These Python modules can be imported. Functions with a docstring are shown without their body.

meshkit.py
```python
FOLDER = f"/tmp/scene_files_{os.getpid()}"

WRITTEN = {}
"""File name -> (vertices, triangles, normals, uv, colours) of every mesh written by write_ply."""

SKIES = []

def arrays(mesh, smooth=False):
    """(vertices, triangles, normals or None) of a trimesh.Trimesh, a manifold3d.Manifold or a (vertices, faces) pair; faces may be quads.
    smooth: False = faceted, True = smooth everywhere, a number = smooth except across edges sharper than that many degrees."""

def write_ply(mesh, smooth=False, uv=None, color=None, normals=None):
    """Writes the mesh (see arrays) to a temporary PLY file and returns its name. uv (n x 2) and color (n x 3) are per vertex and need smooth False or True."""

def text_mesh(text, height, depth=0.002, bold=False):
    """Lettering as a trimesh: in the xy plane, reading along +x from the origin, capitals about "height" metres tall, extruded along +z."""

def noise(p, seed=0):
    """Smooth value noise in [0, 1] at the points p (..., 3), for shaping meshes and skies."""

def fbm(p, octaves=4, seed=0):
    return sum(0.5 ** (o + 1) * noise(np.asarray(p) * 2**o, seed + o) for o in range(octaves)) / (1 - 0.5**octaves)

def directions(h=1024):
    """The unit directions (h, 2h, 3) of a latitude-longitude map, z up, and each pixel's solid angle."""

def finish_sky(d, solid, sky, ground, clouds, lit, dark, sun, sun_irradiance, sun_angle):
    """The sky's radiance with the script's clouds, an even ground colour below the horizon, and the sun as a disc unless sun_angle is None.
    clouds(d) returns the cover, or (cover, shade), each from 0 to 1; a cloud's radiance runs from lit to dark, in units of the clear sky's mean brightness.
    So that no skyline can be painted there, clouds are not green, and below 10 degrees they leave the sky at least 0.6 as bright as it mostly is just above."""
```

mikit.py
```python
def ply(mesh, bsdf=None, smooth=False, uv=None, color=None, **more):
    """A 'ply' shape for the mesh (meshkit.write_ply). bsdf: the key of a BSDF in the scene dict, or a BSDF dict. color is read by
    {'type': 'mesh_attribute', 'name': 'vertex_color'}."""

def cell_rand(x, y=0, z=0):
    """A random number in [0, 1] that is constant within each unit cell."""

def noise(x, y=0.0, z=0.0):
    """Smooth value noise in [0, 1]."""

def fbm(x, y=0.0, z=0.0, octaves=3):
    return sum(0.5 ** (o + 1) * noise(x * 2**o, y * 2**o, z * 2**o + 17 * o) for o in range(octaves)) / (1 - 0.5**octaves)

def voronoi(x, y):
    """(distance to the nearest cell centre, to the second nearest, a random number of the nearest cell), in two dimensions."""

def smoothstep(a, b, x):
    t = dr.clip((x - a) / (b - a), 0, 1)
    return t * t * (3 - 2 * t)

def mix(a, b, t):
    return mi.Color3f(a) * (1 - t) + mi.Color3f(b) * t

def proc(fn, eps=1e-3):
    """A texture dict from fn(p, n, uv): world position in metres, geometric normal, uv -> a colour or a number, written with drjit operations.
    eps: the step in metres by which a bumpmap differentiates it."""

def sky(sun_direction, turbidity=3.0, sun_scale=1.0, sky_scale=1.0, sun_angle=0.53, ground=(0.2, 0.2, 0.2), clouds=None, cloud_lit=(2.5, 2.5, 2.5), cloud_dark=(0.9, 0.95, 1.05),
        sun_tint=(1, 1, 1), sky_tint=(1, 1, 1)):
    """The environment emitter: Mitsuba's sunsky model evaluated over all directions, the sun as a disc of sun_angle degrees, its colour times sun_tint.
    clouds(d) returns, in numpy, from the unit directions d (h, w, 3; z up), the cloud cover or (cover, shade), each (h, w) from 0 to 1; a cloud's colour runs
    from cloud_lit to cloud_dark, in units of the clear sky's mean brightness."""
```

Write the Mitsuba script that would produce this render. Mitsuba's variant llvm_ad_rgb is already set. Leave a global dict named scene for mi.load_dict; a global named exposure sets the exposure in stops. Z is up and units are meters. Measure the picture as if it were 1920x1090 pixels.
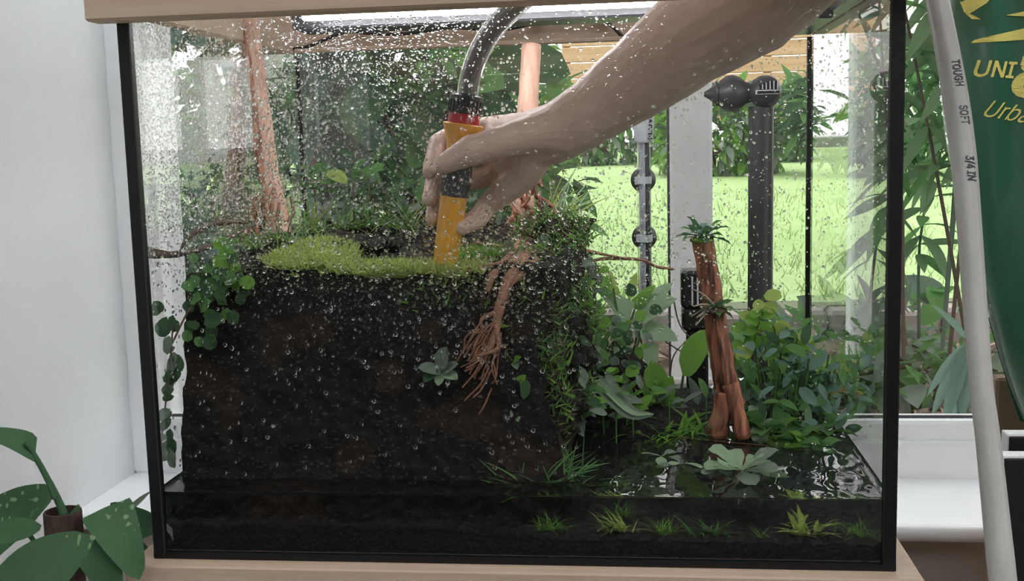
import math, random
import numpy as np
import trimesh, manifold3d
import drjit as dr
import mitsuba as mi
import mikit, meshkit
from mikit import proc, mix, smoothstep

rng = np.random.default_rng(7)
scene, labels = {}, {}
V3 = lambda *a: np.array(a, float)

# ---------------------------------------------------------------- camera, sky, exposure
exposure = 4.5
EYE, FWD, UP = V3(0.1094, -0.8559, 0.3345), V3(-0.1176, 0.9846, -0.1292), V3(0.0113, 0.1314, 0.9913)
scene['camera'] = {'type': 'perspective', 'fov': 49.158, 'fov_axis': 'x', 'near_clip': 0.02, 'far_clip': 200.0,
                   'to_world': mi.ScalarTransform4f().look_at(origin=EYE.tolist(), target=(EYE + FWD).tolist(), up=UP.tolist())}


def cloud_cover(d):                                     # an even bright overcast
    n = meshkit.fbm(d * 3.0, 4, 3)
    return np.ones(d.shape[:2]), np.clip((n - 0.35) * 1.2, 0, 1)


scene['sky'] = mikit.sky((0.25, 0.35, 0.9), turbidity=4.0, sun_scale=0.0, clouds=cloud_cover, cloud_lit=(1.0, 1.0, 1.0), cloud_dark=(0.78, 0.8, 0.83), ground=(0.16, 0.18, 0.12), sky_scale=1.0)
LAMP = 1.7                                              # the aquarium lamp's radiance

# ---------------------------------------------------------------- materials


def rgb(c): return {'type': 'rgb', 'value': list(c)} if not isinstance(c, dict) else c


def pri(name, c, rough=0.5, spec=0.5, **k):
    scene[name] = {'type': 'twosided', 'b': {'type': 'principled', 'base_color': rgb(c), 'roughness': rough, 'specular': spec, **k}}


def leafmat(name, c, trans=0.9, rough=0.4):
    scene[name] = {'type': 'principledthin', 'base_color': rgb(c), 'roughness': rough, 'diff_trans': trans, 'eta': 1.4}


def oak(p, n, uv):
    g = mikit.fbm(p.x * 6, p.y * 40, p.z * 90, 4)
    f = mikit.noise(p.x * 25, p.y * 300, p.z * 500)
    return mix((0.40, 0.285, 0.205), (0.57, 0.43, 0.325), g * 0.75 + f * 0.25)


def bark(p, n, uv):
    g = mikit.fbm(p.x * 260, p.y * 260, p.z * 28, 3)
    s = mikit.noise(p.x * 60, p.y * 60, p.z * 40)
    a = mix((0.045, 0.014, 0.010), (0.44, 0.175, 0.10), smoothstep(0.2, 0.75, g))
    return mix(a, mi.Color3f(0.42, 0.24, 0.15), smoothstep(0.62, 0.9, s) * 0.6)


def peeled(p, n, uv):
    g = mikit.fbm(p.x * 240, p.y * 240, p.z * 20, 3)
    return mix((0.40, 0.20, 0.135), (0.72, 0.49, 0.37), g)


def peat(p, n, uv):
    g = mikit.fbm(p.x * 160, p.y * 160, p.z * 160, 3)
    s = smoothstep(0.72, 0.8, mikit.noise(p.x * 420, p.y * 420, p.z * 420))
    b = smoothstep(0.55, 0.75, mikit.noise(p.x * 28, p.y * 28, p.z * 28))
    return mix(mix((0.003, 0.003, 0.003), (0.012, 0.011, 0.010), g), mi.Color3f(0.035, 0.022, 0.013), b * 0.4) + mi.Color3f(0.06, 0.055, 0.05) * s * 0.4


def sandcol(p, n, uv):
    g = mikit.noise(p.x * 500, p.y * 500, p.z * 500)
    return mix((0.006, 0.006, 0.007), (0.035, 0.033, 0.032), g * g)


def skincol(p, n, uv):
    g = mikit.fbm(p.x * 45, p.y * 45, p.z * 45, 3)
    f = mikit.noise(p.x * 700, p.y * 700, p.z * 700)
    return mix((0.44, 0.30, 0.25), (0.57, 0.43, 0.365), g * 0.8 + f * 0.2)


def lawncol(p, n, uv):
    g = mikit.fbm(p.x * 1.1, p.y * 0.7, 0.0, 4)
    f = mikit.noise(p.x * 28, p.y * 12, 3.0)
    return mix((0.22, 0.34, 0.12), (0.36, 0.47, 0.23), g * 0.6 + f * 0.4)


def mulchcol(p, n, uv):
    g = mikit.fbm(p.x * 30, p.y * 30, p.z * 30, 3)
    return mix((0.035, 0.027, 0.02), (0.16, 0.12, 0.09), g)


def fencecol(p, n, uv):
    g = mikit.fbm(p.x * 2, p.y * 2, p.z * 22, 3)
    return mix((0.46, 0.29, 0.16), (0.66, 0.45, 0.27), g)


def stonecol(p, n, uv):
    g = mikit.fbm(p.x * 9, p.y * 9, p.z * 14, 4)
    return mix((0.16, 0.14, 0.125), (0.34, 0.31, 0.28), g)


def pothoscol(p, n, uv):
    g = mikit.fbm(p.x * 22, p.y * 22, p.z * 22, 3)
    s = smoothstep(0.70, 0.8, mikit.noise(p.x * 300, p.y * 300, p.z * 190)) * smoothstep(0.45, 0.6, mikit.noise(p.x * 16, p.y * 16, p.z * 16))
    return mix(mix((0.045, 0.10, 0.05), (0.085, 0.165, 0.09), g), mi.Color3f(0.30, 0.42, 0.25), s * 0.6)


def huskcol(p, n, uv):
    g = mikit.fbm(p.x * 300, p.y * 300, p.z * 60, 3)
    return mix((0.02, 0.012, 0.009), (0.085, 0.052, 0.04), g)


def hosecol(p, n, uv):
    g = mikit.fbm(p.x * 60, p.y * 60, p.z * 25, 3)
    f = mikit.noise(p.x * 900, p.y * 900, p.z * 900)
    return mix((0.29, 0.28, 0.27), (0.40, 0.385, 0.37), g * 0.7 + f * 0.3)


pri('mat_paint', (0.80, 0.82, 0.84), 0.7, 0.3)
pri('mat_upvc', (0.88, 0.90, 0.92), 0.3, 0.5)
pri('mat_wallbrown', (0.50, 0.46, 0.42), 0.8, 0.3)
pri('mat_roomwall', (0.22, 0.215, 0.21), 0.9, 0.2)
pri('mat_floor', (0.03, 0.026, 0.024), 0.7, 0.2)
pri('mat_oak', proc(oak), 0.55, 0.35)
pri('mat_black', (0.006, 0.006, 0.007), 0.45, 0.35)
pri('mat_blackplastic', (0.016, 0.016, 0.018), 0.28, 0.5)
pri('mat_pipe', (0.045, 0.045, 0.048), 0.38, 0.5)
pri('mat_greyplastic', (0.52, 0.55, 0.60), 0.35, 0.5)
pri('mat_darkmetal', (0.05, 0.052, 0.058), 0.35, 0.5)
pri('mat_white', (0.82, 0.82, 0.82), 0.35, 0.5)
pri('mat_orange', (0.62, 0.29, 0.03), 0.35, 0.5)
pri('mat_red', (0.32, 0.01, 0.012), 0.3, 0.5)
pri('mat_grip', (0.035, 0.037, 0.042), 0.6, 0.4)
pri('mat_bark', proc(bark), 0.65, 0.4)
pri('mat_peeled', proc(peeled), 0.6, 0.4)
pri('mat_root', (0.25, 0.125, 0.075), 0.6, 0.4)
pri('mat_twig', (0.09, 0.06, 0.045), 0.7, 0.35)
pri('mat_rootlight', (0.42, 0.36, 0.28), 0.6, 0.4)
pri('mat_peat', proc(peat), 0.8, 0.2)
pri('mat_sand', proc(sandcol), 0.8, 0.2)
pri('mat_skin', proc(skincol), 0.48, 0.45)
pri('mat_lawn', proc(lawncol), 0.9, 0.1)
pri('mat_mulch', proc(mulchcol), 0.9, 0.2)
pri('mat_fence', proc(fencecol), 0.8, 0.2)
pri('mat_stone', proc(stonecol), 0.85, 0.2)
pri('mat_house', (0.80, 0.79, 0.77), 0.8, 0.2)
pri('mat_houseglass', (0.30, 0.33, 0.36), 0.2, 0.5)
pri('mat_roof', (0.22, 0.16, 0.14), 0.8, 0.2)
pri('mat_husk', proc(huskcol), 0.85, 0.3)
pri('mat_hose', proc(hosecol), 0.4, 0.5)
pri('mat_hosecore', (0.10, 0.095, 0.09), 0.4, 0.5)
pri('mat_bag', (0.035, 0.13, 0.075), 0.32, 0.5)
pri('mat_yellow', (0.80, 0.71, 0.20), 0.4, 0.5)
pri('mat_print', (0.07, 0.07, 0.075), 0.6, 0.3)
pri('mat_card', (0.20, 0.14, 0.10), 0.8, 0.3)
pri('mat_frameblack', (0.012, 0.012, 0.013), 0.4, 0.4)
pri('mat_moss', (0.235, 0.33, 0.075), 0.7, 0.3)
pri('mat_flower', (0.75, 0.70, 0.72), 0.7, 0.2)
pri('mat_flowerred', (0.55, 0.16, 0.13), 0.7, 0.2)
pri('mat_deadleaf', (0.26, 0.20, 0.16), 0.7, 0.3)
leafmat('leaf_dark', (0.07, 0.135, 0.07))
leafmat('leaf_mid', (0.13, 0.27, 0.095))
leafmat('leaf_bright', (0.19, 0.38, 0.075))
leafmat('leaf_lime', (0.38, 0.50, 0.14))
leafmat('leaf_pale', (0.34, 0.47, 0.30))
leafmat('leaf_blue', (0.19, 0.31, 0.25))
leafmat('leaf_moss', (0.42, 0.52, 0.17), 0.9)
leafmat('leaf_dull', (0.17, 0.22, 0.17), 0.5)
leafmat('leaf_pothos', proc(pothoscol), 0.25, 0.35)
leafmat('leaf_bamboo', (0.15, 0.23, 0.12))
leafmat('leaf_lawn', (0.28, 0.40, 0.17))
leafmat('leaf_rust', (0.42, 0.22, 0.07))
scene['mat_film'] = {'type': 'principledthin', 'base_color': rgb((0.85, 0.88, 0.86)), 'roughness': 0.3, 'spec_trans': 0.75, 'diff_trans': 1.0, 'eta': 1.3}
scene['mat_pane'] = {'type': 'thindielectric', 'int_ior': 1.5}
scene['mat_water'] = {'type': 'dielectric', 'int_ior': 1.333}
scene['mat_clear'] = {'type': 'dielectric', 'int_ior': 1.42}

# ---------------------------------------------------------------- helpers


def key_for(name, parent=None):
    base = f'{parent}__{name}' if parent else name
    k, i = base, 0
    while k in scene or k in labels or k in TAKEN:
        i += 1
        k = f'{base}_{i:03d}'
    TAKEN.add(k)
    return k


TAKEN = set()


def tag(k, label=None, cat=None, group=None, kind=None):
    d = {}
    if label: d['label'] = label
    if cat: d['category'] = cat
    if group: d['group'] = group
    if kind: d['kind'] = kind
    labels[k] = d
    return k


def thing(name, label, cat, group=None, kind=None):
    return tag(key_for(name), label, cat, group, kind)


def obj(name, mesh, mat, parent=None, smooth=False, **kw):
    k = key_for(name, parent)
    scene[k] = mikit.ply(mesh, mat, smooth)
    if kw: tag(k, **kw)
    return k


def cat(*ms):
    ms = [m for g in ms for m in (g if isinstance(g, list) else [g])]
    v, f, o = [], [], 0
    for m in ms:
        a, b = (m.vertices, m.faces) if hasattr(m, 'vertices') else m
        v.append(np.asarray(a)); f.append(np.asarray(b) + o); o += len(a)
    return np.vstack(v), np.vstack(f)


def box(x0, x1, y0, y1, z0, z1, c=0.0):
    """A box, its edges chamfered by c."""
    lo, hi = V3(min(x0, x1), min(y0, y1), min(z0, z1)), V3(max(x0, x1), max(y0, y1), max(z0, z1))
    if c <= 0:
        m = trimesh.creation.box(bounds=[lo, hi])
        return np.array(m.vertices), np.array(m.faces)
    pts = []
    for s in np.ndindex(2, 2, 2):
        s = np.array(s)
        for a in range(3):
            q = np.where(s, hi - c, lo + c)
            q[a] = hi[a] if s[a] else lo[a]
            pts.append(q)
    m = trimesh.convex.convex_hull(np.array(pts))
    return np.array(m.vertices), np.array(m.faces)


def spline(P, n):
    P = np.asarray(P, float)
    if len(P) < 3:
        t = np.linspace(0, 1, n)[:, None]
        return P[0] * (1 - t) + P[-1] * t
    Q = np.vstack([2 * P[0] - P[1], P, 2 * P[-1] - P[-2]])
    t = np.linspace(0, len(P) - 1, n)
    i = np.minimum(t.astype(int), len(P) - 2)
    u = (t - i)[:, None]
    a, b, c, d = Q[i], Q[i + 1], Q[i + 2], Q[i + 3]
    return 0.5 * (2 * b + (c - a) * u + (2 * a - 5 * b + 4 * c - d) * u**2 + (3 * b - a - 3 * c + d) * u**3)


def tube(P, r, sides=8, n=None, lump=0.0, freq=60.0, seed=0):
    """A closed tube swept along a spline through P; r is a radius or one per point."""
    P = np.asarray(P, float)
    n = n or max(2, (len(P) - 1) * 6 + 1)
    R = np.interp(np.linspace(0, 1, n), np.linspace(0, 1, np.size(r)), np.ravel(r)) if np.size(r) > 1 else np.full(n, float(np.ravel(r)[0]))
    C = spline(P, n)
    T = np.gradient(C, axis=0)
    T /= np.linalg.norm(T, axis=1, keepdims=True) + 1e-12
    a = np.cross(T[0], [0, 0, 1.0] if abs(T[0][2]) < 0.9 else [1.0, 0, 0])
    a /= np.linalg.norm(a)
    ang = np.arange(sides) / sides * 2 * np.pi
    rings = []
    for i in range(n):
        a = a - T[i] * (a @ T[i]); a /= np.linalg.norm(a) + 1e-12
        b = np.cross(T[i], a)
        rings.append(C[i] + R[i] * (np.cos(ang)[:, None] * a + np.sin(ang)[:, None] * b))
    V = np.vstack(rings + [C[:1], C[-1:]])
    if lump:
        k = (meshkit.fbm(V * freq, 3, seed) - 0.5) * 2 * lump
        axis = np.vstack([np.repeat(C, sides, 0), C[:1], C[-1:]])
        V = axis + (V - axis) * (1 + k[:, None])
    F = []
    i = np.arange(sides); j = (i + 1) % sides
    for q in range(n - 1):
        o = q * sides
        F += [np.stack([o + i, o + j, o + j + sides], 1), np.stack([o + i, o + j + sides, o + i + sides], 1)]
    c0, c1, o = n * sides, n * sides + 1, (n - 1) * sides
    F += [np.stack([i * 0 + c0, j, i], 1), np.stack([i * 0 + c1, o + i, o + j], 1)]
    return V, np.vstack(F)


def lathe(A, B, prof, sides=28):
    """Turned body along the axis A to B; prof = [(t along the axis, radius)]."""
    A, B = np.asarray(A, float), np.asarray(B, float)
    d = B - A; L = np.linalg.norm(d); d /= L
    a = np.cross(d, [0, 1.0, 0.3]); a /= np.linalg.norm(a); b = np.cross(d, a)
    ang = np.arange(sides) / sides * 2 * np.pi
    rings = [A + d * L * t + r * (np.cos(ang)[:, None] * a + np.sin(ang)[:, None] * b) for t, r in prof]
    n = len(prof)
    V = np.vstack(rings + [[A + d * L * prof[0][0]], [A + d * L * prof[-1][0]]])
    i = np.arange(sides); j = (i + 1) % sides
    F = []
    for q in range(n - 1):
        o = q * sides
        F += [np.stack([o + i, o + j, o + j + sides], 1), np.stack([o + i, o + j + sides, o + i + sides], 1)]
    o = (n - 1) * sides
    F += [np.stack([i * 0 + n * sides, j, i], 1), np.stack([i * 0 + n * sides + 1, o + i, o + j], 1)]
    return V, np.vstack(F)


SHAPES = {'lance': lambda t: np.sin(np.pi * t**0.8) ** 0.9, 'oval': lambda t: np.sin(np.pi * t**0.9) ** 0.6, 'heart': lambda t: np.sqrt(np.clip(1 - t, 0, 1)) * np.clip(t * 9, 0, 1) ** 0.5 * 1.05,
          'spoon': lambda t: 0.18 + 0.9 * np.clip((t - 0.25) / 0.75, 0, 1) ** 0.8 * np.sqrt(np.clip(1.02 - t, 0, 1)) * 1.9, 'blade': lambda t: np.clip(1 - t, 0, 1) ** 0.7, 'round': lambda t: np.sqrt(np.clip(1 - (2 * t - 1) ** 2, 0, 1))}


def leafmesh(shape='oval', ratio=0.5, bend=0.5, fold=0.25, n=7, m=4, wave=0.0, twist=0.0, seed=0):
    """A leaf of length 1 along +x, face up +z, drooping by the angle bend."""
    t = np.linspace(0, 1, n)
    ang = bend * t
    cx = np.concatenate([[0], np.cumsum(np.cos((ang[1:] + ang[:-1]) / 2))]) / (n - 1)
    cz = -np.concatenate([[0], np.cumsum(np.sin((ang[1:] + ang[:-1]) / 2))]) / (n - 1)
    w = SHAPES[shape](t) * ratio / 2
    s = np.linspace(-1, 1, m + 1)
    V = []
    for i in range(n):
        tw = twist * t[i]
        y, z = s * w[i], np.abs(s) * w[i] * fold + wave * w[i] * np.sin(t[i] * 9 + seed + (s > 0) * 1.7) * s**2
        V.append(np.stack([cx[i] + z * np.sin(ang[i]), y * np.cos(tw) - z * np.sin(tw), cz[i] + (z * np.cos(tw) + y * np.sin(tw)) * np.cos(ang[i])], 1))
    V = np.vstack(V)
    F = []
    for i in range(n - 1):
        for j in range(m):
            a = i * (m + 1) + j
            F += [[a, a + m + 1, a + m + 2], [a, a + m + 2, a + 1]]
    return V, np.array(F)


def frame(d, up):
    d = np.asarray(d, float); d = d / (np.linalg.norm(d) + 1e-12)
    u = np.asarray(up, float) + 1e-4 * V3(0.3, 0.7, 0.2)
    u = u - d * (u @ d); u /= np.linalg.norm(u) + 1e-12
    return d, np.cross(u, d), u


def placed(m, base, d, up, L, W=None):
    d, s, u = frame(d, up)
    M = np.stack([d * L, s * (W or L), u * L], 1)
    return np.asarray(m[0]) @ M.T + np.asarray(base), m[1]


LEAF = {}


def leaf_part(parent, base, d, up, L, shape, mat, ratio=0.5, bend=0.5, fold=0.25, name='leaf', wave=0.0, n=7, **kw):
    """One leaf, an entry of its own that shares its mesh with the alike ones."""
    bend, ratio = round(bend * 4) / 4, round(ratio * 20) / 20
    kk = (shape, mat, ratio, bend, fold, wave, n)
    if kk not in LEAF:
        LEAF[kk] = mikit.ply(leafmesh(shape, ratio, bend, fold, n=n, wave=wave), mat, True)
    dd, s, u = frame(d, up)
    M = np.eye(4); M[:3, :3] = np.stack([dd * L, s * L, u * L], 1); M[:3, 3] = base
    k = key_for(name, parent)
    scene[k] = {**LEAF[kk], 'to_world': mi.ScalarTransform4f(M)}
    if kw: tag(k, **kw)
    return k


def sphere_dir(r=rng):
    v = r.normal(size=3)
    return v / np.linalg.norm(v)


def blades(points, h, w, spread=0.5, mat=None, r=rng, n=4, bend=0.9):
    """Many grass blades as one mesh: each a bent tapering strip from its point."""
    Vs, Fs, o = [], [], 0
    for P in points:
        L = h * r.uniform(0.6, 1.25)
        d = V3(r.normal() * spread, r.normal() * spread, 1)
        m = leafmesh('blade', w / h * r.uniform(0.7, 1.2), bend * r.uniform(0.3, 1.3), 0.2, n=n, m=1)
        v, f = placed(m, P, d, sphere_dir(r), L)
        Vs.append(v); Fs.append(f + o); o += len(v)
    return np.vstack(Vs), np.vstack(Fs)


def cloud(c, rad, n, L, ratio, r=rng, shape='lance', shell=0.5, bend=0.6, droop=0.2):
    """A cloud of n leaves within an ellipsoid, joined."""
    ms = [leafmesh(shape, ratio, bend * q, 0.25, n=4, m=2) for q in (0.5, 1.0, 1.5)]
    Vs, Fs, o = [], [], 0
    for _ in range(n):
        u = sphere_dir(r)
        p = np.asarray(c) + u * np.asarray(rad) * r.uniform(shell, 1) ** 0.6
        d = u + sphere_dir(r) * 0.9 - V3(0, 0, droop)
        v, f = placed(ms[r.integers(3)], p, d, V3(0, 0, 1) + sphere_dir(r) * 0.6, L * r.uniform(0.6, 1.3))
        Vs.append(v); Fs.append(f + o); o += len(v)
    return np.vstack(Vs), np.vstack(Fs)


def rosette(parent, c, count, L, ratio, shape, mats, tilt=(0.2, 1.0), bend=0.7, fold=0.25, up=(0, 0, 1), name='leaf', r=rng, wave=0.0, phase=0.0):
    for i in range(count):
        a = i * 2.39996 + phase
        e = np.interp(i / max(count - 1, 1), [0, 1], tilt)
        x, y, z = frame(V3(math.cos(a), math.sin(a), 0), up)[0], 0, 0
        d = V3(math.cos(a) * math.cos(e), math.sin(a) * math.cos(e), math.sin(e))
        leaf_part(parent, np.asarray(c) + d * L * 0.06, d, V3(0, 0, 1) + 0.2 * sphere_dir(r), L * r.uniform(0.8, 1.15), shape, mats[i % len(mats)], ratio, bend, fold, name, wave)


def grid(us, vs, fn):
    """fn(u, v) -> points; a grid surface."""
    U, Vv = np.meshgrid(us, vs, indexing='ij')
    P = fn(U.ravel(), Vv.ravel())
    a, b = len(us), len(vs)
    i = (np.arange(a - 1)[:, None] * b + np.arange(b - 1)).ravel()
    return P, np.vstack([np.stack([i, i + b, i + b + 1], 1), np.stack([i, i + b + 1, i + 1], 1)])


def blob(spheres, res=0.006, passes=12):
    """Hulls of pairs of spheres [(p, r, q, s)...] joined, refined and smoothed to one skin."""
    parts = []
    for p, r, q, s in spheres:
        ps = []
        for c, k in ((p, r), (q, s)):
            ps.append(trimesh.creation.icosphere(2, k).vertices + np.asarray(c))
        parts.append(manifold3d.Manifold.hull_points(np.vstack(ps)))
    m = manifold3d.Manifold.batch_boolean(parts, manifold3d.OpType.Add).refine_to_length(res).to_mesh()
    t = trimesh.Trimesh(m.vert_properties[:, :3], m.tri_verts, process=True)
    return trimesh.smoothing.filter_taubin(t, lamb=0.5, nu=0.52, iterations=passes)

# ---------------------------------------------------------------- the room
S = dict(kind='structure')
XL, YW = -0.65, 0.69                                    # left wall, window plane
obj('wall_left', box(XL - 0.12, XL, -0.8, YW + 0.1, -0.95, 1.9), 'mat_paint', **S)
ww = thing('wall_window', None, None, kind='structure')
obj('lower_wall', box(XL, 2.0, 0.53, 0.63, -0.95, -0.16), 'mat_wallbrown', ww)
obj('upper_wall', box(XL, 2.0, YW, YW + 0.1, 1.05, 1.9), 'mat_paint', ww)
obj('side_wall', box(1.5, 2.0, YW, YW + 0.1, -0.16, 1.05), 'mat_roomwall', ww)
obj('floor', box(-2.6, 2.1, -3.5, 0.6, -1.0, -0.95), 'mat_floor', **S)
ce = thing('ceiling', None, None, kind='structure')     # with an unseen roof opening, added to light the aquarium from the front
obj('panel', box(-2.6, 2.1, -0.6, YW + 0.1, 1.9, 1.96), 'mat_paint', ce)
obj('panel', box(-2.6, 2.1, -3.5, -2.5, 1.9, 1.96), 'mat_paint', ce)
obj('panel', box(-2.6, -1.2, -2.5, -0.6, 1.9, 1.96), 'mat_paint', ce)
obj('panel', box(1.6, 2.1, -2.5, -0.6, 1.9, 1.96), 'mat_paint', ce)
wb = thing('wall_back', None, None, kind='structure')
BW = [-2.5, -2.25, -1.69, -1.63, -1.40, 2.0]           # the back wall, with an added window of two lights
obj('upper_wall', box(BW[0], BW[5], -3.5, -3.4, 0.70, 1.9), 'mat_roomwall', wb)
obj('middle_wall', box(BW[0], BW[1], -3.5, -3.4, 0.33, 0.70), 'mat_roomwall', wb)
obj('middle_wall', box(BW[2], BW[3], -3.5, -3.4, 0.33, 0.70), 'mat_roomwall', wb)
obj('middle_wall', box(BW[4], BW[5], -3.5, -3.4, 0.33, 0.70), 'mat_roomwall', wb)
obj('lower_wall', box(BW[0], BW[5], -3.5, -3.4, 0.1, 0.33), 'mat_roomwall', wb)
obj('added_dark_panel', box(BW[0], BW[5], -3.5, -3.39, -0.95, 0.1), 'mat_floor', wb)  # unseen dark panel, added to keep the front pane reflection dark
win2 = thing('window_2', None, None, kind='structure')  # unseen, put in for its bright reflection in the front pane
for x0, x1 in ((BW[1], BW[2]), (BW[3], BW[4])):
    obj('pane', (V3([x0, -3.45, 0.33], [x1, -3.45, 0.33], [x1, -3.45, 0.70], [x0, -3.45, 0.70]), np.array([[0, 1, 2], [0, 2, 3]])), 'mat_pane', win2)
    obj('frame', box(x0, x0 + 0.02, -3.47, -3.43, 0.33, 0.70), 'mat_upvc', win2)
    obj('frame', box(x0, x1, -3.47, -3.43, 0.33, 0.35), 'mat_upvc', win2)
obj('wall_side', box(-2.6, -2.5, -3.4, -0.8, -0.95, 1.9), 'mat_floor', **S)
obj('wall_return', box(-2.5, XL - 0.12, -0.8, -0.7, -0.95, 1.9), 'mat_roomwall', **S)
# the right wall has an unseen wide doorway, added to light the room
wr = thing('wall_right', None, None, kind='structure')
obj('wall_panel', box(2.0, 2.1, -0.1, YW + 0.1, -0.95, 1.9), 'mat_roomwall', wr)
obj('wall_panel', box(2.0, 2.1, -3.5, -3.1, -0.95, 1.9), 'mat_roomwall', wr)
obj('lintel', box(2.0, 2.1, -3.1, -0.1, 1.78, 1.9), 'mat_roomwall', wr)
obj('wall_outside', box(-1.1, -0.651, YW + 0.075, 0.925, -0.5, 2.2), 'mat_paint', **S)
sill = thing('trim_1', 'white window sill board with a rounded front edge', None, kind='structure')
obj('sill_board', box(XL, 0.70, 0.50, YW, -0.150, -0.136, 0.002), 'mat_upvc', sill)
obj('sill_nose', lathe((XL, 0.50, -0.1462), (0.70, 0.50, -0.1462), [(0, 0.0102), (1, 0.0102)], 20), 'mat_upvc', sill, True)
win = thing('window_1', 'white framed window onto the garden', None, kind='structure')
obj('bottom_rail', box(XL, 1.5, YW, YW + 0.07, -0.150, -0.086, 0.004), 'mat_upvc', win)
obj('bottom_bead', box(XL, 1.5, YW + 0.012, YW + 0.06, -0.087, -0.058, 0.004), 'mat_upvc', win)
obj('seal', box(-0.6, 1.5, YW + 0.03, YW + 0.036, -0.059, -0.0545), 'mat_darkmetal', win)
obj('jamb', box(XL, -0.602, YW - 0.004, YW + 0.07, -0.136, 1.05, 0.004), 'mat_upvc', win)
obj('mullion', box(0.1455, 0.203, YW + 0.004, YW + 0.075, -0.086, 1.05, 0.004), 'mat_upvc', win)
obj('mullion_seal', box(0.1425, 0.1455, YW + 0.02, YW + 0.05, -0.058, 1.05), 'mat_darkmetal', win)
obj('top_rail', box(XL, 1.5, YW, YW + 0.07, 0.98, 1.06, 0.004), 'mat_upvc', win)
for x0, x1 in ((-0.602, 0.1425), (0.203, 1.5)):
    yy = YW + 0.034
    obj('pane', (V3([x0, yy, -0.057], [x1, yy, -0.057], [x1, yy, 0.98], [x0, yy, 0.98]), np.array([[0, 1, 2], [0, 2, 3]])), 'mat_pane', win)

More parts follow.
